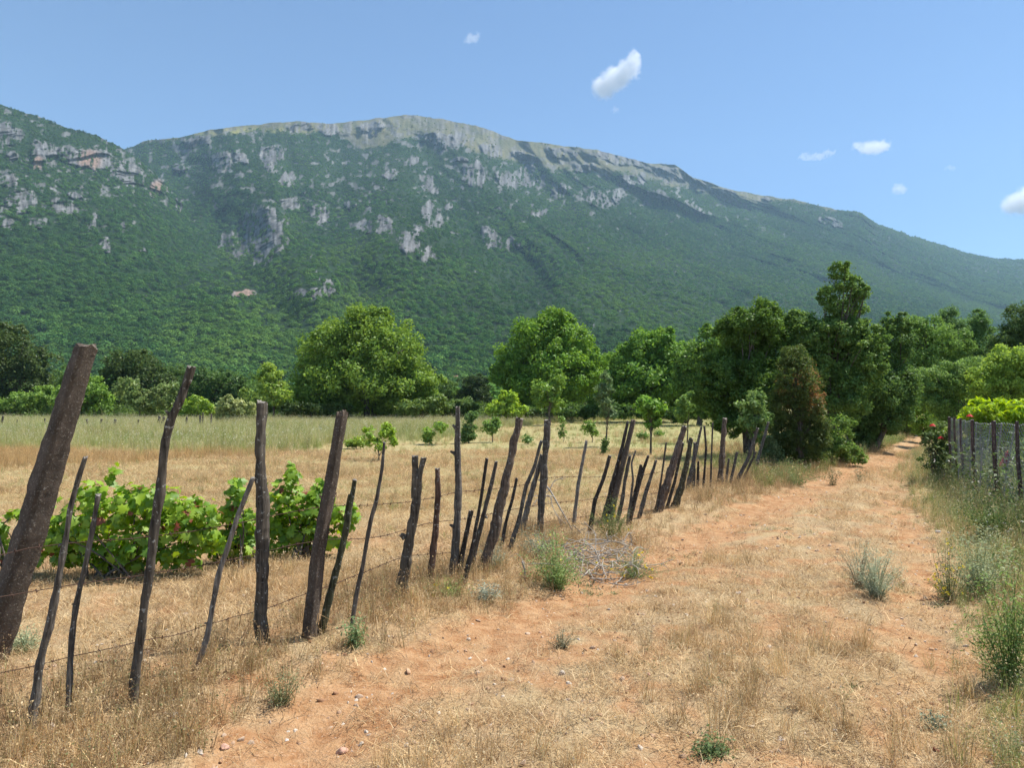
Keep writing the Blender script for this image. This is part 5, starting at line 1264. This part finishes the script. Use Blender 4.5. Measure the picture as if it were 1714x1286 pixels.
def weeds():
    SAGE, GRN, GY_ = (0.33, 0.37, 0.25), (0.15, 0.24, 0.07), (0.27, 0.31, 0.22)
    YEL, WHT = (0.75, 0.62, 0.06), (0.7, 0.7, 0.62)
    plant(1466, 1000, 105, 78, 'blue green feathery shrub on the crown of the track', SAGE, 70, 0.013, 2200, name='shrub', wl=0.35)
    plant(1440, 985, 95, 70, 'grey dried weed cluster just left of the blue green shrub', (0.32, 0.29, 0.19), 46, 0.012, 600)
    plant(1590, 1010, 110, 60, 'yellow flowered upright weed at right of track', (0.24, 0.28, 0.13), 30, 0.018, 420, YEL, 40, 0.013, spread=0.7)
    plant(1640, 1000, 120, 90, 'silvery grey sprawling weed beside the yellow flowered weed', (0.35, 0.40, 0.23), 60, 0.026, 1500, wl=0.28)
    plant(1690, 1150, 230, 90, 'tall green weed cut by the right edge near the bottom', (0.16, 0.24, 0.07), 50, 0.03, 900, wl=0.28)
    plant(1660, 905, 95, 70, 'leafy green weed under the netting with white blossoms', (0.13, 0.20, 0.065), 34, 0.03, 800, WHT, 14, 0.02)
    plant(928, 985, 105, 90, 'green leafy weed clump right of the thick round post foot', (0.20, 0.29, 0.10), 56, 0.022, 1100, (0.7, 0.66, 0.2), 8, 0.016)
    plant(898, 935, 62, 60, 'grey green weed growing round the thick round post', GY_, 40, 0.018, 700)
    plant(1025, 905, 75, 70, 'dark leafy weed with yellow flowers by slim concrete post', (0.13, 0.17, 0.06), 50, 0.018, 1100, YEL, 10, 0.018)
    plant(1060, 965, 50, 110, 'spreading green weed with yellow flowers by the dead brushwood', (0.19, 0.25, 0.10), 56, 0.014, 800, YEL, 12, 0.022)
    plant(745, 998, 34, 90, 'sprawling bright green weed between forked and knotty posts', (0.26, 0.38, 0.12), 40, 0.014, 700, YEL, 5, 0.022, wl=0.25)
    plant(812, 1004, 30, 44, 'small silver leaved weed below the thick leaning split post', (0.38, 0.44, 0.35), 26, 0.022, 260)
    plant(826, 950, 52, 50, 'pale feathery weed at foot of the thick leaning split post', (0.36, 0.40, 0.28), 34, 0.015, 500)
    plant(592, 1082, 62, 36, 'green herb at foot of the mossy notched stake', (0.22, 0.32, 0.14), 24, 0.022, 240)
    plant(470, 1180, 70, 60, 'thin grey green weed clump on the verge below split post', (0.24, 0.26, 0.13), 36, 0.014, 400)
    plant(940, 1085, 36, 44, 'grey tussock beside the left rut', (0.28, 0.27, 0.17), 30, 0.012, 300)
    plant(40, 1092, 48, 56, 'grey green cushion herb behind the grey pointed stake', (0.32, 0.37, 0.22), 40, 0.014, 800)
    plant(1190, 1262, 22, 50, 'low green rosette near the bottom of the track', (0.14, 0.20, 0.08), 20, 0.022, 240)
    plant(1565, 1218, 24, 26, 'small grey green herb at lower right of the track', (0.30, 0.37, 0.25), 14, 0.022, 120)
    plant(1395, 812, 40, 34, 'dark thistle like weed standing on the far track', (0.14, 0.16, 0.08), 14, 0.03, 160)
    plant(1438, 806, 34, 20, 'second smaller dark weed on the far track', (0.14, 0.15, 0.08), 9, 0.03, 90)
    plant(1150, 800, 40, 60, 'green weed tangle at foot of the broad mossy stake', (0.20, 0.26, 0.10), 40, 0.03, 600)
    plant(1330, 812, 40, 90, 'pale flowering herbs before the rust brown juniper', (0.22, 0.29, 0.11), 50, 0.03, 700, (0.65, 0.6, 0.3), 10, 0.03)

DEADW, _n, _l, _b = M('dead_wood', 0.9)
_b.inputs['Base Color'].default_value = (0.38, 0.335, 0.28, 1)

def twigs(mb, r, P, rad, depth=0, curl=0.12):
    P = resample(np.array(P), 12)
    mb.tube(P, np.linspace(rad, rad * 0.45, 12), 5)
    if depth > 1: return
    L = np.linalg.norm(P[-1] - P[0])
    for _ in range(7 if depth == 0 else 4):
        i = r.integers(2, 11)
        a = P[i]; d = (P[min(i + 1, 11)] - P[i - 1]); d /= np.linalg.norm(d)
        v = d * 0.6 + r.normal(size=3) * 0.7; v /= np.linalg.norm(v)
        l_ = L * r.uniform(0.18, 0.42)
        b = a + v * l_; m_ = (a + b) / 2 + r.normal(size=3) * l_ * curl * 2
        twigs(mb, r, [a, m_, b], rad * 0.5, depth + 1, curl)

def deadwood():
    r = np.random.default_rng(5)
    D = 9.0
    mb = MB()
    f = lambda pts: [np.array(at(px, py, D - 0.5 * (py - 800) / 130)) for px, py in pts]
    twigs(mb, r, f([(902, 803), (916, 810), (926, 830), (940, 856), (955, 880), (962, 902), (975, 930)]), 0.013)
    twigs(mb, r, f([(960, 880), (985, 905), (1008, 930), (1022, 945)]), 0.007)
    twigs(mb, r, f([(966, 895), (968, 912), (982, 935), (986, 950)]), 0.008)
    twigs(mb, r, f([(921, 830), (925, 850), (935, 868), (950, 880)]), 0.006)
    o = mb.build('dead_branch', DEADW, None, True, f([(975, 930)])[0]); o.location = f([(975, 930)])[0]
    tag(o, 'bleached dead branch leaning down from the thick round post', 'branch')
    mb = MB()
    for k in range(80):
        px, py = r.uniform(945, 1065), r.uniform(925, 985)
        py = 925 + (py - 925) * (0.4 + 0.6 * (px - 945) / 120) if k % 2 else py
        g = np.array(onground(px, max(py, 930)))
        a = g + [0, 0, r.uniform(0.02, 0.16)]
        v = r.normal(size=3) * [1, 0.7, 0.22]; v /= np.linalg.norm(v)
        b = a + v * r.uniform(0.15, 0.45); b[2] = max(b[2], g[2] + 0.01)
        m_ = (a + b) / 2 + r.normal(0, 0.05, 3); m_[2] = max(m_[2], g[2] + 0.02)
        twigs(mb, r, [a, m_, b], r.uniform(0.004, 0.008), 1)
    g = onground(1000, 965)
    o = mb.build('brushwood', DEADW, None, True, g); o.location = g
    tag(o, 'heap of pale dead brushwood lying at the edge of the track', 'brushwood')
    def stick(pts, rad, label):
        y = onground(*pts[-1]).y
        P = np.array([at(px, py, y) for px, py in pts])
        mb = MB(); mb.tube(resample(P, 8), np.linspace(rad, rad * 0.7, 8), 6)
        o = mb.build('dry_stick', DEADW, None, True, P[-1]); o.location = P[-1]
        tag(o, label, 'stick', 'loose dry sticks')
    stick([(874, 940), (879, 955), (878, 974)], 0.010, 'short curved white stick upright in grass left of brushwood')
    stick([(938, 925), (945, 940), (952, 948)], 0.006, 'thin dead stick leaning in weeds left of the brushwood heap')
    stick([(980, 952), (985, 962), (997, 966)], 0.008, 'bent pale stick in front of the brushwood heap')

# ------------------------------------------------------------------ netting fence, roses, far stakes
def netting():
    m, n, l, b = M('galvanised_wire', 0.6)
    b.inputs['Base Color'].default_value = (0.26, 0.26, 0.265, 1); b.inputs['Metallic'].default_value = 0.25
    m2, n2, l2, b2 = M('rusty_stake', 0.9)
    b2.inputs['Base Color'].default_value = (0.075, 0.05, 0.045, 1)
    P = np.array([(*p, float(gz(p[0], p[1]))) for p in NET])
    P = P[np.argsort(P[:, 1])]
    L = np.concatenate([[0], np.cumsum(np.linalg.norm(np.diff(P[:, :2], axis=0), axis=1))])
    def pos(s, h):
        return np.stack([np.interp(s, L, P[:, 0]), np.interp(s, L, P[:, 1]), np.interp(s, L, P[:, 2]) + h], -1)
    s1 = float(np.interp(14.0, P[:, 1], L))
    cw, H = 0.04, 1.20
    ns, nh = int(s1 / cw), int(H / cw)
    r = np.random.default_rng(3)
    off = 0.03 * vn(np.arange(ns + 2) * 0.13, np.zeros(ns + 2), 2)
    mb = MB()
    V, E = [], []
    for i in range(ns):                                      # twisted verticals that zigzag into hexagons
        s0 = i * cw
        hh = np.arange(nh * 2 + 1) * cw / 2
        zig = np.where((np.arange(nh * 2 + 1) // 2 + i) % 2 == 0, 0.5, -0.5) * cw * 0.92
        Q = pos(s0 + zig, hh * (1 + 0.0 * hh))
        Q[:, 0] += off[i] + 0.03 * vn(hh * 3 + i * 0.2, hh * 0 + i * 0.11, 6); Q[:, 1] += 0.5 * off[i]
        Q[:, 2] += 0.02 * vn(np.full(len(hh), i * 0.21), hh, 4)
        mb.tube(Q, 0.0028, 3)
    for h in (0.02, 0.6, 1.195):
        s = np.linspace(0, s1, 120); Q = pos(s, np.full(120, h)); Q[:, 0] += np.interp(s, np.arange(ns + 2) * cw, off)
        mb.tube(Q, 0.0018, 4)
    o0 = pos(np.array([s1]), np.array([0.0]))[0]
    o = mb.build('wire_netting', m, None, False, o0); o.location = o0
    tag(o, 'grey wire netting strung along the garden on the right', 'netting')
    for px, D, wpx, lab in [(1592, 13.9, 8, 'dark netting stake farthest along, beside the rose bush'), (1604, 13.3, 6, 'thin netting stake second from the rose bush'), (1619, 12.6, 7, 'third netting stake from the rose bush'), (1647, 11.5, 9, 'netting stake in the middle of the visible netting'), (1687, 10.2, 11, 'thickest netting stake, before the red cloth scrap'), (1722, 9.2, 11, 'netting stake at the right edge of the picture')]:
        x = float(np.interp(D, P[:, 1], P[:, 0])) - 0.03; z = float(np.interp(D, P[:, 1], P[:, 2]))
        s = D / F / 2
        rr = np.random.default_rng(px)
        mb = MB(); A = np.array([(x + 0.05, D, z - 0.2), (x + 0.03, D, z + 0.4), (x + 0.01, D + 0.01, z + 0.8), (x, D, z + 1.235)])
        shaft(mb, A, np.linspace(wpx * 0.62, wpx * 0.5, 4) * s, rr, False, (0.085, 0.055, 0.048), 0.08, 0.006)
        o = mb.build('netting_stake', WOOD, None, True, A[1]); o.location = A[1]
        tag(o, lab, 'fence post', 'stakes carrying the wire netting')
    # cloth scrap behind the netting
    y = 10.5
    mc, nc, lc, bc = M('faded_cloth', 0.9); bc.inputs['Base Color'].default_value = (0.42, 0.085, 0.095, 1)
    q = []
    A = [(1690, 758), (1684, 770), (1676, 780), (1694, 782)]
    k = 9
    for i in range(k):
        for j in range(k):
            t, v = i / (k - 1), j / (k - 1)
            px = 1687 - 3 + (1672 + v * 18 - 1684) * t + 4 * v; py = 756 + 24 * t + 2 * sin(6 * v)
            q.append(np.array(at(px, py, y + 0.04 * sin(9 * v + 3 * t))))
    q = np.array(q)
    Qf = [[i * k + j, (i + 1) * k + j, (i + 1) * k + j + 1, i * k + j + 1] for i in range(k - 1) for j in range(k - 1)]
    V2 = np.concatenate([q, q + [0.004, 0.01, 0.003]]); n0 = len(q)
    edge = [j for j in range(k)] + [i * k + k - 1 for i in range(1, k)] + [(k - 1) * k + j for j in range(k - 2, -1, -1)] + [i * k for i in range(k - 2, 0, -1)]
    rim = [[edge[i], edge[(i + 1) % len(edge)], edge[(i + 1) % len(edge)] + n0, edge[i] + n0] for i in range(len(edge))]
    o = mk('cloth_scrap', V2 - q[0], [Qf, [[b_ + n0 for b_ in f[::-1]] for f in Qf], rim], mc, None, None, True); o.location = q[0]
    tag(o, 'faded red scrap of cloth hanging behind the wire netting', 'cloth')
    # roses
    root = tree('rose_bush', 'dark leaved rose bush with red blooms at the end of netting', 'rose bush', (1572, 826), [(1572, 725, 22, 20), (1585, 745, 20, 22), (1565, 765, 24, 26), (1580, 785, 20, 20), (1555, 735, 14, 14), (1560, 715, 8, 8), (1590, 715, 12, 14)], 7000, 0.045, (0.045, 0.075, 0.022), (0.11, 0.16, 0.05), D=14.2, trunk=0.02, seed=120, names=BUSH, split=3, hollow=0.2)
    mr, nr_, lr, br = M('rose_petal', 0.6); br.inputs['Base Color'].default_value = (0.62, 0.02, 0.025, 1)
    mb_ = None
    for k, (px, py) in enumerate([(1561, 712), (1575, 733), (1623, 696)]):
        r = np.random.default_rng(k)
        c = np.array(at(px, py, 13.85 if k < 2 else 12.7)); mb = MB()
        for ring, (n_, rad, z) in enumerate([(5, 0.018, 0.012), (7, 0.030, 0.004), (8, 0.040, -0.008)]):
            for i in range(n_):
                a = 2 * pi * (i + 0.5 * ring) / n_
                P_ = c + [rad * cos(a), rad * sin(a), z]
                V, Q = leafquads(P_[None], np.array([[cos(a) * 0.8, sin(a) * 0.8, 0.8]]), np.array([0.045]), r, 1.0, along=np.array([[0, 0, 1.0]]))
                mb.add(V, [Q])
        g = root.location
        if k < 2:
            mb.build('rose_bloom', mr, root, False, g)
        else:
            f0 = c - np.array([0, 0, 0.75])
            o = empty('poppy', f0)
            mb.build('bloom', mr, o, False, f0)
            st_ = MB(); st_.tube([f0, c - [0.01, 0, 0.25], c], 0.004, 5, (0.16, 0.22, 0.08)); st_.build('stem', GRASS, o, False, f0)
            tag(o, 'single red bloom standing before the bright yellow green shrub', 'flower')
    # undergrowth behind the netting
    for k, (lab, base, lobes, n, lf, c1, c2, D) in enumerate([
        ('grey leaved bush filling the netting beside the rose', (1630, 850), [(1625, 760, 30, 34), (1650, 790, 30, 36), (1615, 800, 20, 24)], 4200, 0.05, (0.08, 0.11, 0.06), (0.20, 0.24, 0.15), 13.4),
        ('green bush behind the netting at the right edge', (1700, 870), [(1700, 800, 26, 46), (1720, 770, 30, 40), (1680, 830, 24, 24), (1735, 830, 30, 40)], 5200, 0.045, (0.09, 0.14, 0.05), (0.20, 0.27, 0.12), 11.4)]):
        tree('bush', lab, 'bush', base, lobes, n, lf, c1, c2, D=D, trunk=0.015, group='bushes inside the netted garden', seed=130 + k, names=BUSH, split=3, hollow=0.1, clump=0.4)

def far_stakes():
    r = np.random.default_rng(8)
    for k, (x0, y0, x1, y1) in enumerate([(3, 712, 5, 696), (28, 716, 29, 703), (78, 720, 75, 701), (145, 720, 145, 702), (168, 719, 170, 702), (177, 717, 178, 706), (189, 738, 193, 702), (230, 715, 232, 703), (262, 712, 267, 697), (268, 716, 275, 698), (312, 712, 313, 698), (338, 711, 340, 691), (334, 710, 335, 696), (353, 708, 354, 693)]):
        D = 45 + (k % 3)
        b, t = at(x0, y0, D), at(x1, y1, D)
        b.z = float(gz(b.x, D)) - 0.2
        mb = MB(); w_ = r.uniform(0.045, 0.08)
        shaft(mb, np.array([b, (b + t) / 2 + Vector((r.normal(0, 0.03), 0, 0)), t]), np.array([w_, w_ * 0.9, w_ * 0.8]), r, False, BROWN)
        o = mb.build('far_stake', WOOD, None, True, b); o.location = b
        tag(o, 'weathered stake of the far fence standing in the tall pale grass', 'fence post', 'stakes of the far fence in tall grass')

haze()
ground()
mountains()
clouds()
fence()
wires()
trees()
grasses()
stones()
vines()
weeds()
deadwood()
netting()
far_stakes()
